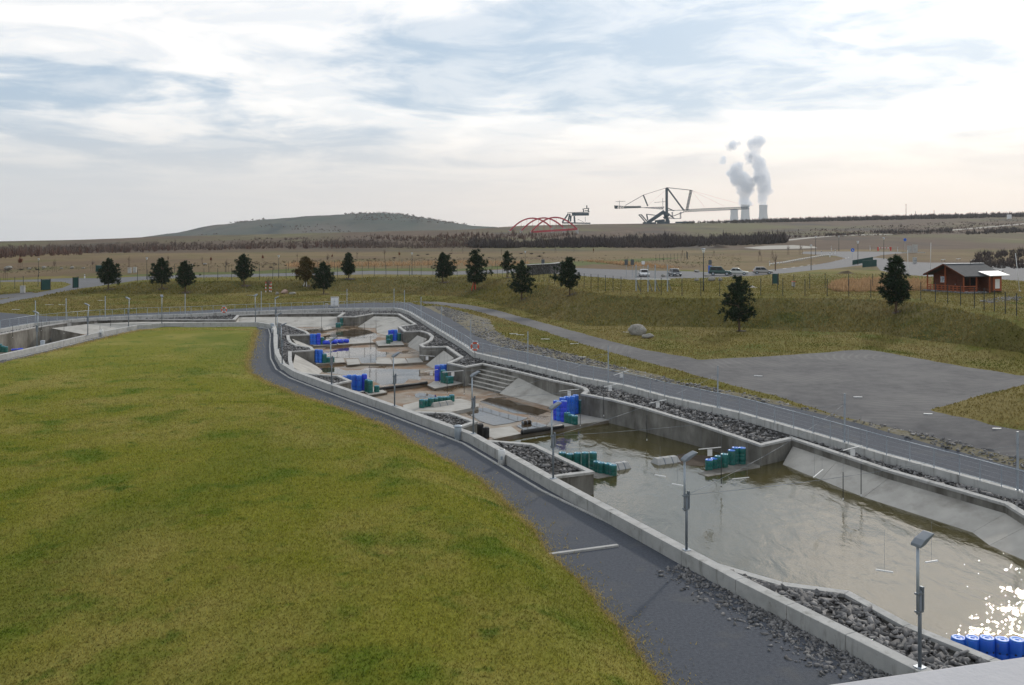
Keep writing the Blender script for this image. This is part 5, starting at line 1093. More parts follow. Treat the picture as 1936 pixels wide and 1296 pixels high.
# white guard rail and bollards
gr = onTL([(1455,503),(1480,500),(1512,493.5),(1545,487.5),(1574,483)]); o = empty('guard_rail', gr[0], 'low white guard rail curving along the road', 'guard rail'); org = Vector(gr[0])
for a, b in zip(gr[:-1], gr[1:]):
    R = resample([a, b], 4.0)
    for u, v in zip(R[:-1], R[1:]): d = (v-u)*.8; MB().bar(u-org+Vector((0,0,.55)), u+d-org+Vector((0,0,.55)), .12, .25).build('beam', M_white, o); q = u-org; MB().box(q.x-.06,q.x+.06,q.y-.06,q.y+.06,q.z-.1,q.z+.5).build('post', M_galv, o)
for x, y, h in [(1569,486.5,9),(1579,481,9),(1572,474.5,9),(1553,482,8),(1455,503,9),(1645,474,9),(1697,475.5,8),(160,527,8)]:
    p = onT(x, y); s = p.y/FPX; o = empty('bollard', p, 'slim white roadside marker post with dark band', 'bollard', 'white marker posts along the road'); MB().hexa([(-.1,-.08,0),(.1,-.08,0),(.1,.08,0),(-.1,.08,0)],[(-.08,-.06,h*s),(.08,-.06,h*s),(.08,.06,h*s*.94),(-.08,.06,h*s*.94)]).build('post', M_white, o); MB().box(-.105,.105,-.085,.085,h*s*.68,h*s*.82).build('band', M_black, o)
o = empty('barrier', onT(1672,474.5), 'red and white barrier across the side lane', 'barrier'); s = o.location.y/FPX
for q in (-12, 12): MB().box(q*s-.25,q*s+.25,-.2,.2,0,7*s).build('stand', M_red, o)
for i in range(8): MB().bar(((-11+i*2.75)*s,0,5.5*s),((-11+(i+1)*2.75)*s-.02,0,5.5*s),.12,.25).build('board', M_red if i % 2 else M_white, o)
# banner frame of steel posts
p0 = onT(1202.5,552); p1 = onT(1262,552.5); o = empty('banner_frame', p0, 'open steel frame of four posts with braces on the bank top', 'frame'); d = p1-p0; s = p0.y/FPX
for t in (0,.38,.61,1.0):
    q = d*t; MB().box(q.x-.07,q.x+.07,q.y-.07,q.y+.07,q.z-.2,q.z+51*s).build('post', M_galv, o); MB().bar(q+Vector((.0,0,24*s)), q+Vector((10*s,.9,0)), .09).build('brace', M_galvd, o)
MB().bar(Vector((-.1,-.1,24*s)), d+Vector((.4,-.1,24*s)), .07, .14).build('cross_beam', M_white, o)
# gabion wall and its stones
a, b, c = onT(996,521), onT(1042,518), onT(1066,514); o = empty('gabion_wall', a, 'grey stone filled gabion wall with pale cap beside the road', 'wall'); mb = MB(); rs = np.random.RandomState(4); P = []
for u, v in ((a,b),(b,c)):
    d = v-u; n = max(1, int(d.length/2.0))
    for i in range(n):
        q0, q1 = u.lerp(v, i/n+.002)-a, u.lerp(v, (i+1)/n-.002)-a; h = 2.1; MB().hexa([q0, q1, q1+Vector((.0,1.0,0)), q0+Vector((0,1,0))], [q0+Vector((0,0,h)), q1+Vector((0,0,h)), q1+Vector((0,1,h)), q0+Vector((0,1,h))]).build('basket', M_rockbase, o); MB().bar(q0+Vector((0,.5,h+.05)), q1+Vector((0,.5,h+.05)), 1.1, .1).build('cap', M_cope, o)
        for _ in range(70): t = rs.rand(); r_ = q0.lerp(q1, t); P.append((r_.x, r_.y, r_.z+rs.rand()*h))
V, F = merge_rocks(np.array(P), np.full(len(P), .17), rs); g = link('stones', np_mesh('stones', V, F, M_rock), o); g['kind'] = 'stuff'
# stakes: red-white posts round a sapling, white rods lying about
p = onT(508,553); o = empty('staked_sapling', p, 'bare sapling between three red and white striped stakes', 'sapling')
for i, (dx, dy) in enumerate([(-.5,-.2),(.5,-.2),(.05,.5)]):
    for k in range(6): MB().tube((dx,dy,k*.33),(dx,dy,k*.33+.33),.085, n=8).build('stake_band', M_white if k % 2 == 0 else M_red, o, True)
rs = np.random.RandomState(2); V, F = twig_cloud(np.array([[0,0,1.3]]), np.array([2.6]), np.array([.9]), 40, rs, .012); link('twigs', np_mesh('twigs', V, F, M_twig), o); MB().tube((0,0,0),(0,0,3.2),.05,.015).build('trunk', M_trunk, o)
for x, y in [(1434,712),(1622,752),(1755,784),(1885,812),(971,632),(983,634),(1031,642),(1086,651),(1185,629),(1100,676),(117,577),(93,577),(30,586),(192,569),(475,559),(652,557)]:
    p = onT(x, y); a = random.uniform(-.5,.1); o = empty('white_rod', p, 'short white plastic rod lying on the ground', 'rod', 'white rods lying about'); d = Vector((math.cos(a), math.sin(a), 0))*.35*p.y/75
    MB().bar(-d+Vector((0,0,.04)), d+Vector((0,0,.04)), .09, .06).build('rod', M_white, o); MB().bar(d*.9+Vector((0,0,.04)), d+Vector((0,0,.04)), .11, .075).build('end_cap', M_cope, o)
# left services
for x, y, w, h, lb in [(43,554.5,8,13,'white service cabinet beside the low fence at the lane'),(245,517,6,10,'pale service cabinet beyond the road'),(255,516,6,10,'pale service box with rounded top beyond the road'),(1357+143,543,5,10,'white hydrant box with orange top beside the ditch')]:
    p = onT(x, y); s = p.y/FPX; o = empty('service_cabinet', p, lb, 'cabinet', 'service cabinets'); MB().box(-w/2*s,w/2*s,-.25,.25,0,h*s).build('body', M_cope, o, bevel=.03); MB().box(-w/2*s-.04,w/2*s+.04,-.29,.29,h*s,h*s+.08).build('roof', M_cope if 'orange' not in lb else M_orange, o)
p = onT(193,514); s = p.y/FPX; o = empty('container', p, 'dark green container beyond the lane behind the bushy pine', 'container'); MB().box(-9*s,11*s,-1,1,0,12*s).build('body', M_greenfence, o, bevel=.04)
for i in range(12): x = (-9+i*1.7)*s; MB().box(x,x+.12,-1.05,-1.0,.1,11.6*s).build('rib', M_greenfence, o)
p = onT(1466,539); s = p.y/FPX; o = empty('dark_board', p, 'dark green mesh board on the fence near the ditch', 'board'); MB().box(-5.5*s,5.5*s,-.04,.04,.2,21*s).build('panel', M_greenfence, o)
for q in (-5.5,5.5): MB().box(q*s-.05,q*s+.05,-.05,.05,-.1,21*s).build('post', M_darkpost, o)
# ================================================================ cars
def car(x, yb, ang, paint, label, kind='hatch'):
    p = onT(x, yb); o = empty('parked_car', p, label, 'car', 'cars in the car park', rz=ang)
    L, W, H = {'hatch':(4.0,1.7,1.5),'sedan':(4.4,1.75,1.42),'suv':(4.4,1.85,1.8)}[kind]; hl = L/2
    m = mat('paint_'+kind+str(int(x)), paint, rough=.25, spec=.6, metallic=.3)
    b0 = {'hatch':.82,'sedan':.80,'suv':1.0}[kind]; g = .22 if kind != 'suv' else .34
    prof = [(-hl,g+.15),(-hl+.06,g),(hl-.1,g),(hl,g+.15),(hl-.02,b0-.22),(hl-.12,b0-.12),(hl*.48,b0),(-hl+.12,b0+.02),(-hl,b0-.15)]
    def ext(pr, w0, w1=None):
        n = len(pr); mb = MB(); mb.v = [(a, s_*w0, c) for s_ in (-1, 1) for a, c in pr]; mb.f = [tuple(range(n)), tuple(range(2*n-1, n-1, -1))]+[((i+1) % n, i, n+i, n+(i+1) % n) for i in range(n)]; return mb
    ext(prof, W/2).build('body', m, o, True, bevel=.07)
    if kind == 'suv': c = (-hl+.08, -hl+.25, hl*.12, hl*.42)
    elif kind == 'sedan': c = (-hl+.55, -hl+1.25, hl*.10, hl*.52)
    else: c = (-hl+.10, -hl+.55, hl*.12, hl*.55)
    bw, tw = W/2-.07, W/2-.24
    mb = MB(); mb.hexa([(c[0],-bw,b0-.02),(c[3],-bw,b0-.02),(c[3],bw,b0-.02),(c[0],bw,b0-.02)], [(c[1],-tw,H),(c[2],-tw,H),(c[2],tw,H),(c[1],tw,H)]); cab = mb.build('cabin', m, o, True, bevel=.06)
    def quadp(a0, a1, a2, a3, nm='window'): mb = MB(); mb.add([a0, a1, a2, a3], [(0,1,2,3),(3,2,1,0)]); mb.build(nm, M_glass, cab)
    def lp(u, v, s_): # side point: u along, v up
        x0 = c[0]+(c[3]-c[0])*u; x1 = c[1]+(c[2]-c[1])*u; return (x0+(x1-x0)*v, s_*(bw+(tw-bw)*v+.012), b0-.02+(H-b0+.02)*v)
    for s_ in (-1, 1):
        quadp(lp(.10,.16,s_), lp(.50,.16,s_), lp(.50,.84,s_), lp(.08,.84,s_)); quadp(lp(.53,.16,s_), lp(.90,.16,s_), lp(.93,.84,s_), lp(.53,.84,s_))
    for e0, e1, dx in ((c[3],c[2],.015),(c[0],c[1],-.015)):
        f = lambda t, s_: (e0+(e1-e0)*t+dx, s_*((bw+(tw-bw)*t)-.08), b0-.02+(H-b0+.02)*t); quadp(f(.14,-1), f(.14,1), f(.88,1), f(.88,-1), 'windscreen')
    R = .31 if kind != 'suv' else .37
    for sx in (-1, 1):
        for s_ in (-1, 1):
            w = MB().tube((sx*hl*.62, s_*(W/2-.19), R),(sx*hl*.62, s_*(W/2+.012), R), R, n=16).build('wheel', M_black, o); MB().tube((sx*hl*.62, s_*(W/2+.0), R),(sx*hl*.62, s_*(W/2+.022), R), R*.62, n=12).build('rim', M_galv, w)
    for s_ in (-1, 1):
        MB().box(hl-.1,hl+.012,s_*W*.36-.17,s_*W*.36+.17,b0-.28,b0-.14).build('headlight', M_white, o, bevel=.02); MB().box(-hl-.012,-hl+.06,s_*W*.4-.1,s_*W*.4+.1,b0-.25,b0-.05).build('tail_light', M_red, o); MB().box(hl*.38,hl*.38+.12,s_*(W/2)-.02 if s_ < 0 else W/2-.02,s_*(W/2)+.16 if s_ > 0 else -W/2-.16+.02,b0,b0+.13).build('mirror', m, o)
    MB().box(hl-.02,hl+.02,-.5,.5,g+.1,g+.26).build('grille', M_black, o); MB().box(hl+.02,hl+.03,-.26,.26,g+.12,g+.23).build('number_plate', M_white, o)
car(1217.5,523,math.radians(-92),(0.55,0.56,0.57),'white car parked facing the bank behind the steel frame','sedan'); car(1276,522.5,math.radians(-84),(0.12,0.13,0.14),'dark grey car parked facing the bank','hatch')
car(1361,521,math.radians(-12),(0.02,0.06,0.055),'dark green off road car parked beside the blue board','suv'); car(1394,520,math.radians(-14),(0.42,0.43,0.40),'silver saloon parked right behind the dark green car','sedan'); car(1442,518.5,math.radians(-8),(0.26,0.25,0.235),'grey beige hatchback parked at the car park entrance','hatch')
# ================================================================ timber cabin
zc_ = zt(66,135); N_ = Vector((64.0,130.6,zc_)); cb = empty('timber_cabin', N_, 'red brown timber cabin with dark gable roof, porch and white canopy', 'cabin'); cb.rotation_euler = (0,0,math.atan2(.415,.91))
W_, D_ = 6.2, 7.6; ez, rz_ = 2.65, 4.05      # local x along the long side, y towards the left rear (gable width)
part2 = lambda mb, nm, m, par=cb, bv=0: mb.build(nm, m, par, bevel=bv)
pl = part2(MB().box(-.2,D_+.1,-.1,W_+.1,-.5,.15), 'plinth', M_rockbase)
for i in range(13):
    z = .15+i*.192
    for (x0,x1,y0,y1) in ((1.2,1.32,1.3,W_),(1.2,D_,W_-.12,W_),(D_-.12,D_,0.05,W_-.13),(2.6,D_-.13,1.2,1.32)): part2(MB().box(x0,x1,y0,y1,z,z+.182), 'log', M_wood)
gp = MB().add([(1.2,.1,ez-.05),(1.2,W_-.02,ez-.05),(1.2,W_/2,rz_-.15),(1.32,.1,ez-.05),(1.32,W_-.02,ez-.05),(1.32,W_/2,rz_-.15)], [(0,1,2),(5,4,3),(0,3,4,1),(1,4,5,2),(2,5,3,0)]); part2(gp, 'gable', M_wood)
for s_ in (0, 1):
    y_e = -.45 if s_ == 0 else W_+.45; ze = ez-.22; rf = MB(); th = .12
    rf.hexa([(-.35,y_e,ze-th),(D_+.3,y_e,ze-th),(D_+.3,W_/2,rz_-th),(-.35,W_/2,rz_-th)],[(-.35,y_e,ze),(D_+.3,y_e,ze),(D_+.3,W_/2,rz_),(-.35,W_/2,rz_)]); r_ = part2(rf, 'roof', M_roof)
    for k in range(12):
        t0, t1 = k/12., (k+1)/12.; ya, yb_ = y_e+(W_/2-y_e)*t0, y_e+(W_/2-y_e)*t1; za, zb_ = ze+(rz_-ze)*t0, ze+(rz_-ze)*t1
        MB().hexa([(-.36,ya,za+.004),(D_+.31,ya,za+.004),(D_+.31,yb_,zb_+.002),(-.36,yb_,zb_+.002)],[(-.36,ya,za+.03),(D_+.31,ya,za+.03),(D_+.31,yb_,zb_+.006),(-.36,yb_,zb_+.006)]).build('shingle_row', M_roof, r_)
    part2(MB().bar((-.4,y_e,ze-.06),(-.4,W_/2,rz_-.04),.06,.2), 'barge_board', M_wood)
part2(MB().bar((-.38,W_/2,rz_+.03),(D_+.32,W_/2,rz_+.03),.3,.06), 'ridge_cap', M_galv)
for x_, y_ in ((0,.0),(0,W_),(0,W_*.5),(2.6,0.0)): part2(MB().box(x_-.07,x_+.07,y_-.07,y_+.07,.15,ez-.12 if y_ != W_*.5 else rz_-.2), 'porch_post', M_woodlt)
for z in (.3,.62,.95): part2(MB().bar((-.02,.1,z),(-.02,W_-.1,z),.05,.14 if z != .62 else .1), 'porch_rail', M_woodlt); part2(MB().bar((.08,-.02,z),(2.5,-.02,z),.05,.14 if z != .62 else .1), 'porch_rail', M_woodlt)
for k in range(9): y_ = .4+k*.66; part2(MB().box(-.05,.0,y_-.09,y_+.09,.3,1.0), 'baluster', M_woodlt)
w = part2(MB().box(1.14,1.21,3.9,5.0,1.2,2.3), 'window', M_woodlt); MB().box(1.125,1.139,4.0,4.9,1.3,2.2).build('poster', M_paper, w)
d = part2(MB().box(1.14,1.21,2.2,3.1,.15,2.15), 'door', M_wood); MB().box(1.10,1.139,2.3,2.36,1.1,1.2).build('handle', M_galv, d)
part2(MB().box(2.9,4.1,1.17,1.199,.9,2.1), 'hatch_window', M_glass)
kx = (4.6, 7.4); part2(MB().box(kx[0],kx[1],-.3,1.19,.15,2.35), 'kiosk_wall', M_wood); part2(MB().box(5.6,7.38,-.34,-.301,.2,2.3), 'kiosk_front', M_woodlt); part2(MB().box(6.0,6.95,-.36,-.341,.55,1.9), 'poster', M_white)
part2(MB().hexa([(3.7,-1.3,2.4),(7.9,-1.3,2.4),(7.9,.6,2.95),(3.7,.6,2.95)],[(3.7,-1.3,2.5),(7.9,-1.3,2.5),(7.9,.6,3.05),(3.7,.6,3.05)]), 'canopy', M_white); part2(MB().box(3.75,3.85,-1.25,-1.15,0,2.4), 'canopy_post', M_woodlt)
P, _ = sample_sheet([(-1.2,-1.2,0),(3.2,-1.4,0),(3.2,-.2,0),(-.3,-.2,0),(-.3,W_,0),(-1.2,W_,0)], 260, RS); V, F = merge_rocks(P+np.array([0,0,.1]), .12+.22*RS.rand(260), RS); o = link('plinth_stones', np_mesh('plinth_stones', V, F, M_rock), cb); o['kind'] = 'stuff'
p = onT(1895,567); P, _ = sample_sheet([tuple(onT(*q)) for q in ((1850,570),(1900,561),(1935,563),(1925,569),(1870,573))], 220, RS); V, F = merge_rocks(P, .1+.25*RS.rand(220), RS); o = link('stone_heap', np_mesh('stone_heap', V, F, M_rock)); tag(o, 'low heap of dark stones beside the cabin terrace', 'stones', None, 'stuff')

# road dashes and parking rails
mb = MB(); R = resample(onTL([(1480,508.5),(1520,503),(1560,496.5),(1590,491),(1608,486.5)]), 4.5)
for i in range(0, len(R)-1, 2): a, b = R[i], R[i].lerp(R[i+1], .8); mb.bar(a+Vector((0,0,.012)), b+Vector((0,0,.012)), .18, .01)
tag(mb.build('road_marking', M_white), 'white dashed line on the road', None, None, 'structure')
for x, y in [(1783,495),(1812,493.5),(1840,496),(1868,498),(1897,500),(1931,503),(1893,516)]:
    p = onT(x, y); s = p.y/FPX; o = empty('parking_rail', p, 'low white timber rail at the rear of the second car park', 'rail', 'parking rails before the thicket'); MB().bar((-4*s,0,.55),(4*s,0,.65),.1,.16).build('beam', M_white, o)
    for q in (-3, 3): MB().box(q*s-.06,q*s+.06,-.05,.05,0,.55).build('post', M_trunk, o)
# ================================================================ scrub and far vegetation
scrub('scrub_belt', [([(880,466),(960,462),(1100,456),(1300,452),(1400,450),(1485,452),(1490,459),(1440,463),(1250,469),(1050,469),(900,470)],1)], 2600, (2.5,6.5), .42, M_twigdark, 'dense dark belt of bare shrubs behind the field', 31, 14, .05)
scrub('scrub_belt', [([(-100,488),(60,484),(200,478),(330,474),(480,471),(640,468),(700,470),(900,470),(900,455),(700,456),(500,462),(330,465),(150,470),(-100,474)],1)], 2800, (1.2,4.2), .42, M_twig, 'belt of thin bare birches and shrubs behind the tan field', 32, 10, .035)
scrub('scrub_belt', [([(0,489),(130,483),(300,476),(480,472),(900,468),(900,464),(500,468),(200,474),(0,480)],.5),([(690,452),(900,446),(1100,444),(1000,455),(800,458)],.6)], 750, (1.5,5.0), .28, M_twigred, 'reddish brown young bushes among the bare scrub', 33, 12, .04)
scrub('scrub_belt', [([(1832,505),(1850,484),(1880,478),(1936,474),(2050,474),(2050,512),(1936,509),(1870,508)],1)], 620, (1.5,3.2), .42, M_twigdark, 'dark tangled thicket behind the second car park', 34, 18, .03)
scrub('scrub_belt', [([(1640,442),(1680,438.5),(1720,439),(1800,436),(1800,440),(1700,443)],.5),([(1555,447),(1600,443.5),(1640,442.5),(1600,445)],.2),([(1820,441),(1936,437),(1936,441),(1830,444)],.3)], 420, (2,5), .5, M_twigdark, 'dark shrub patches on the far right slope', 35, 12, .06)
scrub('scrub_belt', [([(-50,470),(300,458),(700,446),(1000,443),(1500,440),(1936,420),(1936,440),(1500,450),(1000,452),(700,458),(300,472),(-50,484)],.6),([(1400,443),(1936,412),(1936,438),(1700,445),(1480,450)],.4)], 2600, (.7,2.6), .8, M_twig, 'scattered low bushes over the brown heath', 37, 9, .07)
# tree line on the right skyline
def skyline_trees():
    rs = np.random.RandomState(36); px = np.concatenate([rs.uniform(1290,1990,900), rs.uniform(1380,1990,700)]); s = (px-CX)/FPX; Y = 1250+rs.uniform(-60,25,len(px)); P = np.stack([s*Y, Y, zfun(s*Y, Y)], 1)
    H = np.interp(px, [1290,1400,1550,1936], [3.5,5.0,6.5,7.0])*(.6+.7*rs.rand(len(px))); V, F = twig_cloud(P, H, H*.45, 14, rs, .07); tag(link('tree_line', np_mesh('tree_line', V, F, M_twigdark)), 'dark far tree line along the right skyline', 'trees', None, 'stuff')
skyline_trees()
# reeds and rough grass
scrub('reed_bed', [([(1565,545),(1590,533),(1650,529),(1760,533),(1760,550),(1650,553),(1580,552)],1)], 1500, (.7,1.5), .35, M_reed, 'orange tan reeds filling the ditch before the cabin', 41, 14, .03, 'reeds')
scrub('reed_bed', [([(540,500),(700,496),(860,493),(1000,494),(1000,504),(860,503),(700,505),(545,507)],.8),([(1060,490),(1240,508),(1290,508),(1200,499)],.4)], 1500, (.5,1.2), .5, M_reed, 'strip of pale dry reeds behind the road', 42, 8, .05, 'reeds')
scrub('rough_grass', [([(-50,506),(300,500),(600,493),(900,486),(1250,487),(1400,480),(1400,505),(1250,507),(1000,491),(700,497),(300,512),(-50,520)],1)], 1500, (.3,.7), .9, M_heath, 'rough brown grass tussocks in the field', 43, 8, .06, 'grass')
# low dark bushes along the field edge
def bushes():
    pr = []
    for sd_ in range(4):
        rs = np.random.RandomState(60+sd_); V, F = twig_cloud(np.array([[0,0,0.]]), np.array([1.0]), np.array([1.1]), 110, rs, .035); pr.append(np_mesh('foliage', V, F, M_twigdark))
    st = MB().tube((0,0,-.1),(0,0,.5),.05,.03).mesh('stem', M_trunk)
    for i, (x, y, w) in enumerate([(40,511,14),(70,511,10),(375,503,9),(405,503,7),(497,506,11),(512,506.5,13),(540,503,9),(552,497.5,9),(480,497.5,7),(582,494.5,10),(597,495,9),(672,492.5,10),(686,491.5,7),(708,491,12),(745,489,12),(790,484,12),(808,482.5,12),(852,481,10),(985,481,13),(1005,481,12),(1028,479.5,10),(1020,486,16),(925,488,9),(300,502,7),(1145,484,8)]):
        p = onT(x, y); s = p.y/FPX; o = empty('bush', p, 'low dark bare bush in the planting along the field', 'bush', 'low bushes along the field', rz=i*1.3, scale=w*s*.5); o.scale = (w*s*.42, w*s*.42, w*s*.30); link('foliage', pr[i % 4], o); link('stem', st, o)
bushes()
def young_trees():
    pr = []
    for sd_ in range(3):
        rs = np.random.RandomState(70+sd_); V, F = twig_cloud(np.array([[0,0,1.9]]), np.array([2.4]), np.array([.8]), 34, rs, .008); V2, F2 = twig_cloud(np.array([[0,0,1.2]]), np.array([2.2]), np.array([.55]), 60, rs, .03)
        pr.append((np_mesh('twigs', V, F, M_twig), np_mesh('leaves', V2, F2, M_leaf)))
    st = MB().tube((0,0,-.2),(0,0,3.8),.05,.015).mesh('trunk', M_trunk); sk = MB().tube((-.5,0,-.2),(-.5,0,1.9),.045).tube((.5,0,-.2),(.5,0,1.9),.045).bar((-.5,0,1.8),(.5,0,1.8),.06).mesh('stake_frame', M_trunk)
    L_ = [(103,515,28,0),(175,513,26,0),(244,505,24,0),(318,500,20,0),(10,530,30,0),(38,506,30,1),(382,500,17,0),(399,498,18,1),(429,515,28,0),(497,494,18,1),(562,494,18,0),(619,503,26,0),(628,490,14,1),(675,490,18,0),(727,491,22,0),(755,487,16,1),(854,480,12,0),(875,479,12,0),(948,482,14,0),(1050,478,14,0),(1085,476,11,0),(1122,478,12,1),(1290,484,14,0),(1437,495,26,0),(1460,491,22,0),(1466,512,40,0),(1490,483,22,0),(1514,482,24,0),(1350,486,16,0),(1690,443,12,0)]
    for i, (x, y, h, lf_) in enumerate(L_):
        p = onT(x, y); s = h*p.y/FPX/4.2; o = empty('young_tree', p, 'young tree with clinging copper leaves tied to stakes' if lf_ else 'young bare tree tied to a stake frame', 'tree', 'young trees beside the road', rz=i*.8, scale=s); link('trunk', st, o); link('stake_frame', sk, o); link('leaves' if lf_ else 'twigs', pr[i % 3][lf_], o)
young_trees()
# heaps
p = onT(1365,463.5); rs = np.random.RandomState(8)
def heap(x, y, w, h, m, label):
    p = onT(x, y); s = p.y/FPX; bm = bmesh.new(); bmesh.ops.create_grid(bm, x_segments=18, y_segments=10, size=1)
    for v in bm.verts:
        r = min(1, math.hypot(v.co.x, v.co.y)); v.co.z = (math.cos(r*math.pi)*.5+.5)*(1+.6*noise.noise(v.co*2.5+Vector((x,0,0))))-.12; v.co = Vector((v.co.x*w*s/2, v.co.y*w*s/2.6, v.co.z*h*s))
    me = bpy.data.meshes.new('earth_heap'); bm.to_mesh(me); bm.free(); me.materials.append(m); me.polygons.foreach_set('use_smooth', [True]*len(me.polygons)); o = link('earth_heap', me, None, p); tag(o, label, 'heap')
heap(1362,469,56,6,M_heath,'reddish brown earth heap at the edge of the dark scrub'); heap(1420,544,30,4,M_lightroad,'pale sand heap beside the fence'); heap(1600,517,40,5,M_heath,'brown earth heap below the green palisade')
# ================================================================ the far hill
def hill():
    prof = [(150,470),(215,460),(300,449),(330,444),(370,437),(430,424),(520,415),(600,409),(660,406),(720,403),(770,407),(800,412),(830,417),(890,427),(960,431),(1040,430),(1120,428),(1200,430),(1300,436)]
    Y0 = 2500.; xs = np.linspace(100, 1330, 150); sil = np.interp(xs, [p[0] for p in prof], [p[1] for p in prof]); rows = np.linspace(-1, 1, 41); V = []; F = []
    for j, t in enumerate(rows):
        for i, x in enumerate(xs):
            zc = HC-(sil[i]-HY)*Y0/FPX; Y = Y0+t*(620 if t < 0 else 900); k = math.cos(t*math.pi/2)**1.1 if abs(t) < 1 else 0; X = (x-CX)*Y0/FPX*(1+.0*t)
            b = -45; z = b+(zc-b)*k+(6*noise.noise(Vector((X*.008, Y*.008, 0)))+3*noise.noise(Vector((X*.03, Y*.03, 4))))*(1-abs(k-.5))*(1 if t < -.03 else .2); V.append((X, Y, z))
    n = len(xs)
    for j in range(len(rows)-1):
        for i in range(n-1): a = j*n+i; F += [(a, a+1, a+n+1), (a, a+n+1, a+n)]
    o = link('hill', np_mesh('hill', np.array(V), np.array(F), M_hill, True)); tag(o, 'broad flat topped grassy hill on the horizon', 'hill', None, 'structure')
    rs = np.random.RandomState(9); idx = rs.randint(0, len(V), 9000); A = np.array(V)[idx]; ok = (A[:, 1] < 2520) & (A[:, 2] > -5); A = A[ok]
    den = np.array([noise.noise(Vector((a[0]*.004, a[2]*.035, 2))) for a in A]); A = A[den > .08]; A[:, :2] += rs.normal(size=(len(A), 2))*9; H = 3+4*rs.rand(len(A)); V2, F2 = twig_cloud(A, H, H*.8, 7, rs, .16); tag(link('hill_scrub', np_mesh('hill_scrub', V2, F2, M_twig)), 'dark scrub patches on the far hill', 'scrub', None, 'stuff')
hill()
# ================================================================ red arches
def arches():
    Y0 = 800.
    for k, (x0, y0, x1, y1, yt, dz) in enumerate([(963,438,1044,432,413,26),(985,437.5,1066,432,412.5,8),(1004,439.5,1091,434,411.5,-8)]):
        Y = Y0+dz; a, b = Vector(D(x0, y0, Y)), Vector(D(x1, y1, Y+4)); top = D(0, yt, Y)[2]; o = empty('arch', a, ['red steel arch standing rearmost of the three','red steel arch in the middle of the three','red steel arch with a red deck at its foot'][k], 'arch', 'red steel arches')
        pts = []; n = 22
        for i in range(n+1): t = i/n; q = a.lerp(b, t); q.z += 4*t*(1-t)*(top-(a.z+b.z)/2); pts.append(q-a)
        mb = MB()
        for p, q in zip(pts[:-1], pts[1:]): mb.bar(p, q, 1.3, 1.2)
        mb.build('rib', M_redsteel, o)
        for i in range(3, n-2, 3): q = pts[i]; zb = a.lerp(b, i/n).z-a.z; MB().tube(q, (q.x, q.y, zb), .08, n=4).build('hanger', M_redsteel, o)
        if k == 2: MB().bar(Vector((0,0,.2)), b-a+Vector((0,0,.2)), 3.0, 1.6).build('deck', M_redsteel, o)
        for q in (Vector((0,0,0)), b-a): MB().box(q.x-1.2,q.x+1.2,q.y-1.2,q.y+1.2,q.z-5,q.z+.6).build('footing', M_conc, o)
arches()
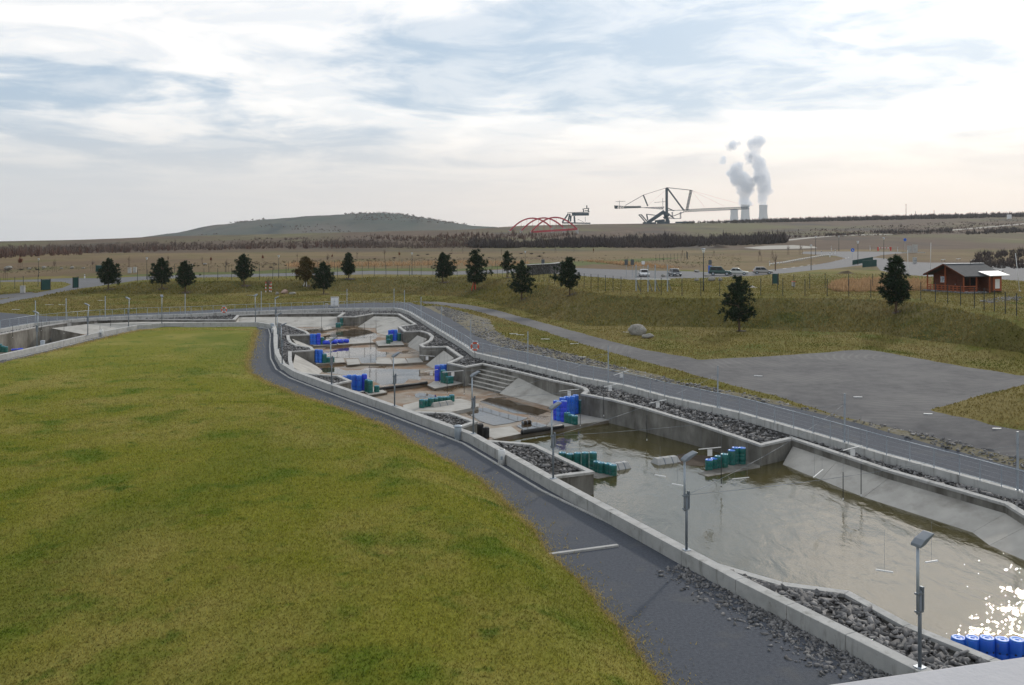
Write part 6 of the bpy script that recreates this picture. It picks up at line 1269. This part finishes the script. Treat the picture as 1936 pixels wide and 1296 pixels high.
# ================================================================ mining machines on the skyline
def machine():
    Y = 1235.; q = lambda u, v, dy=0: Vector(D(1080+u/4.84, 330+v/4.84, Y))+Vector((0, dy, 0)); base = q(830,445); o = empty('spreader', base, 'huge blue grey mining spreader with long boom and cable masts on the skyline', 'mining machine')
    def seg(nm, l, w=1.0, dys=(-3,3), m=M_machine, cross=False):
        mb = MB()
        for a, b in l:
            for dy in dys: mb.bar(q(*a, dy)-base, q(*b, dy)-base, w*.8)
            if cross: mb.bar(q(*a, dys[0])-base, q(*a, dys[1])-base, w*.7)
        mb.build(nm, m, o)
    def truss(nm, a, b, c, d, n, w=.55, dys=(-2.5,2.5)):
        l = []; A, B, C, E = map(Vector, (a, b, c, d)); l += [(a, b), (c, d)]
        for i in range(n): t0, t1 = i/n, (i+1)/n; p, r = A.lerp(B, t0), C.lerp(E, t1); l.append((tuple(p), tuple(r))); l.append((tuple(C.lerp(E, t0)), tuple(p)))
        seg(nm, l, w, dys)
    truss('discharge_boom', (1030,322), (1625,296), (1030,345), (1625,318), 26, .5); truss('counter_boom', (395,286), (850,320), (400,314), (850,298), 20, .5)
    seg('mast', [((878,120),(880,440)),((868,125),(868,440))], 1.1); seg('mast_brace', [((882,130),(1030,330))], 1.2); truss('rear_mast', (1088,145), (1050,330), (1104,148), (1064,330), 6, .6)
    seg('king_post', [((660,190),(700,290))], 1.0)
    seg('stay_cable', [((875,122),(660,190)),((660,190),(495,285)),((875,122),(1095,145))], .55); seg('fine_cable', [((1100,148),(1225,305)),((1100,148),(1415,300)),((1100,148),(1600,288)),((870,140),(700,285))], .16, (0,))
    seg('counterweight', [((485,302),(635,298))], 3.6, (-1,1), M_machinelt); seg('end_cabin', [((402,302),(422,302))], 4.5, (0,)); seg('aerial_mast', [((440,240),(440,300)),((440,250),(495,246)),((405,250),(440,250)),((838,215),(838,320)),((760,258),(870,248))], .6, (0,))
    seg('bucket_conveyor', [((700,442),(850,340))], 5.0, (-2.5,2.5)); seg('loading_chute', [((620,370),(680,440)),((640,368),(700,438)),((620,370),(640,368)),((690,365),(700,420)),((690,365),(770,375))], 1.0)
    seg('substructure', [((850,345),(890,440)),((790,440),(890,440)),((850,400),(890,370)),((770,430),(850,420))], 3.5, (-4,0,4)); seg('crawler', [((660,444),(770,446)),((800,444),(895,446)),((960,440),(1090,438))], 2.4, (-5,5)); seg('support_frame', [((885,330),(1030,328)),((885,400),(1030,345)),((890,405),(1000,405)),((885,355),(945,408)),((925,345),(925,400)),((1000,345),(1000,405)),((885,310),(940,335))], .8)
    Y2 = 1200.; q = lambda u, v, dy=0: Vector(D(940+u/9.68, 380+v/9.68, Y2))+Vector((0, dy, 0)); base = q(1420,410); o = empty('excavator', base, 'blue grey mining excavator with raised house on the skyline beside the arches', 'mining machine')
    def seg2(nm, l, w=1.0, dys=(-3,3), m=M_machine):
        mb = MB()
        for a, b in l:
            for dy in dys: mb.bar(q(*a, dy)-base, q(*b, dy)-base, w)
        mb.build(nm, m, o)
    seg2('house', [((1370,250),(1675,245))], 3.6, (-2,2)); seg2('roof_walk', [((1285,222),(1690,205))], .8); seg2('leg_frame', [((1350,270),(1340,380)),((1410,280),(1420,400)),((1330,240),(1300,370)),((1300,240),(1190,400))], 1.6); seg2('cabin_tower', [((1580,205),(1575,150)),((1670,205),(1668,140)),((1565,150),(1680,138)),((1640,140),(1640,85)),((1600,180),(1670,180))], .8); seg2('crawler', [((1200,405),(1700,412))], 1.6, (-4,4)); seg2('hanging_rope', [((1612,290),(1612,385)),((1480,340),(1590,395)),((1480,335),(1478,360))], .4, (0,))
machine()
for x, yb, yt in [(1713,409,386),(1731,409,400),(1766,409,398)]:
    p = D(x, yb, 1260); s = 1260/FPX; o = empty('radio_mast', p, 'slender mast rising above the far tree line', 'mast', 'masts on the skyline'); MB().tube((0,0,-4),(0,0,(yb-yt)*s),.45,.25, n=6).build('shaft', M_galvd, o); MB().box(-.8,.8,-.4,.4,(yb-yt)*s*.9,(yb-yt)*s*.93).build('aerial', M_galvd, o)
# ================================================================ cooling towers and steam
YT = 6400.; sT = YT/FPX
def tower(x, yt, w, label):
    c = D(x, 422, YT); o = empty('cooling_tower', c, label, 'cooling tower', 'cooling towers'); H = (422-yt)*sT; R = w*sT/2
    MB().lathe([(R*1.18,-30),(R*1.16,0),(R*.98,H*.4),(R*.90,H*.7),(R*.93,H*.92),(R*.96,H),(R*.90,H),(R*.86,H*.7)], 40).build('shell', M_tower, o, True); MB().lathe([(R*.965,H-3),(R*.98,H-1),(R*.965,H+1)], 40).build('rim', M_tower, o, True)
tower(1443,388,16.5,'cooling tower standing apart at the right with a tall steam plume'); tower(1409,388,16.5,'middle cooling tower crossed by the long boom with a leaning steam plume'); tower(1388,396,15,'cooling tower without steam behind the long boom')
ms = bpy.data.materials.new('steam'); ms.use_nodes = True; nt = ms.node_tree; nt.nodes.clear(); vo = nt.nodes.new('ShaderNodeVolumePrincipled'); vo.inputs['Color'].default_value = (.74,.83,.97,1); vo.inputs['Density'].default_value = .02; vo.inputs['Anisotropy'].default_value = .45; oo = nt.nodes.new('ShaderNodeOutputMaterial'); nt.links.new(vo.outputs[0], oo.inputs['Volume'])
def plume(path, seed, label):
    rs = random.Random(seed); vs_ = MB(); bm = bmesh.new()
    mbd = bpy.data.metaballs.new('steam_ball'); mbd.resolution = 14; mbd.threshold = .25
    for (x0, y0, w0), (x1, y1, w1) in zip(path[:-1], path[1:]):
        n = max(2, int(math.hypot(x1-x0, y1-y0)/2.0))
        for i in range(n):
            t = i/n; x, y, w = x0+(x1-x0)*t, y0+(y1-y0)*t, w0+(w1-w0)*t
            for k in range(5):
                e = mbd.elements.new(); r = w*sT*.5*rs.uniform(.35, .62); e.radius = r*2.1; e.co = Vector(D(x+rs.gauss(0, w*.20), y+rs.gauss(0, 1.6), YT))+Vector((0, rs.gauss(0, w*.2)*sT, 0))
    ob = bpy.data.objects.new('steam_ball', mbd); COL.objects.link(ob); dg = bpy.context.evaluated_depsgraph_get(); me = bpy.data.meshes.new_from_object(ob.evaluated_get(dg)); bpy.data.objects.remove(ob); bpy.data.metaballs.remove(mbd)
    for v in me.vertices:
        c = v.co*.012; v.co += v.normal*(22*noise.noise(c*1.5)+18*noise.noise(c*4)+10*noise.noise(c*9))
    me.materials.clear(); me.materials.append(ms); o = link('steam_plume', me); tag(o, label, 'steam', None, 'stuff')
plume([(1443,390,13),(1443,372,15),(1444,355,19),(1441,340,20),(1438,325,19),(1437,308,17),(1431,295,14),(1426,283,14),(1424,272,17),(1432,266,20),(1440,265,10)], 1, 'tall blue grey steam plume rising from the right cooling tower')
plume([(1409,390,13),(1409,375,16),(1411,358,21),(1404,348,24),(1397,335,24),(1388,325,21),(1392,318,16),(1400,312,11)], 2, 'blue grey steam plume leaning over the middle cooling tower')
plume([(1378,280,12),(1386,275,16),(1394,270,12),(1400,268,6)], 3, 'torn scrap of steam beside the tall plume'); plume([(1364,304,8),(1369,301,9),(1373,298,6)], 4, 'small drifting scrap of steam')
plume([(1412,312,5),(1418,300,8),(1412,292,7),(1406,284,6)], 5, 'thin steam veil joining the two plumes'); plume([(1418,352,12),(1424,345,12),(1430,338,12)], 6, 'steam bridge between the plumes')
# ================================================================ haze
mh = bpy.data.materials.new('haze'); mh.use_nodes = True; nt = mh.node_tree; nt.nodes.clear(); vo = nt.nodes.new('ShaderNodeVolumePrincipled'); vo.inputs['Color'].default_value = (.90,.955,1.0,1); vo.inputs['Density'].default_value = .000065; vo.inputs['Anisotropy'].default_value = .2; oo = nt.nodes.new('ShaderNodeOutputMaterial'); nt.links.new(vo.outputs[0], oo.inputs['Volume'])
hz_ = MB().box(-9500,9500,-1200,12200,-300,760).build('haze', mh); hz_['kind'] = 'stuff'; hz_['label'] = 'thin blue haze in the air'; hz_['category'] = 'haze'
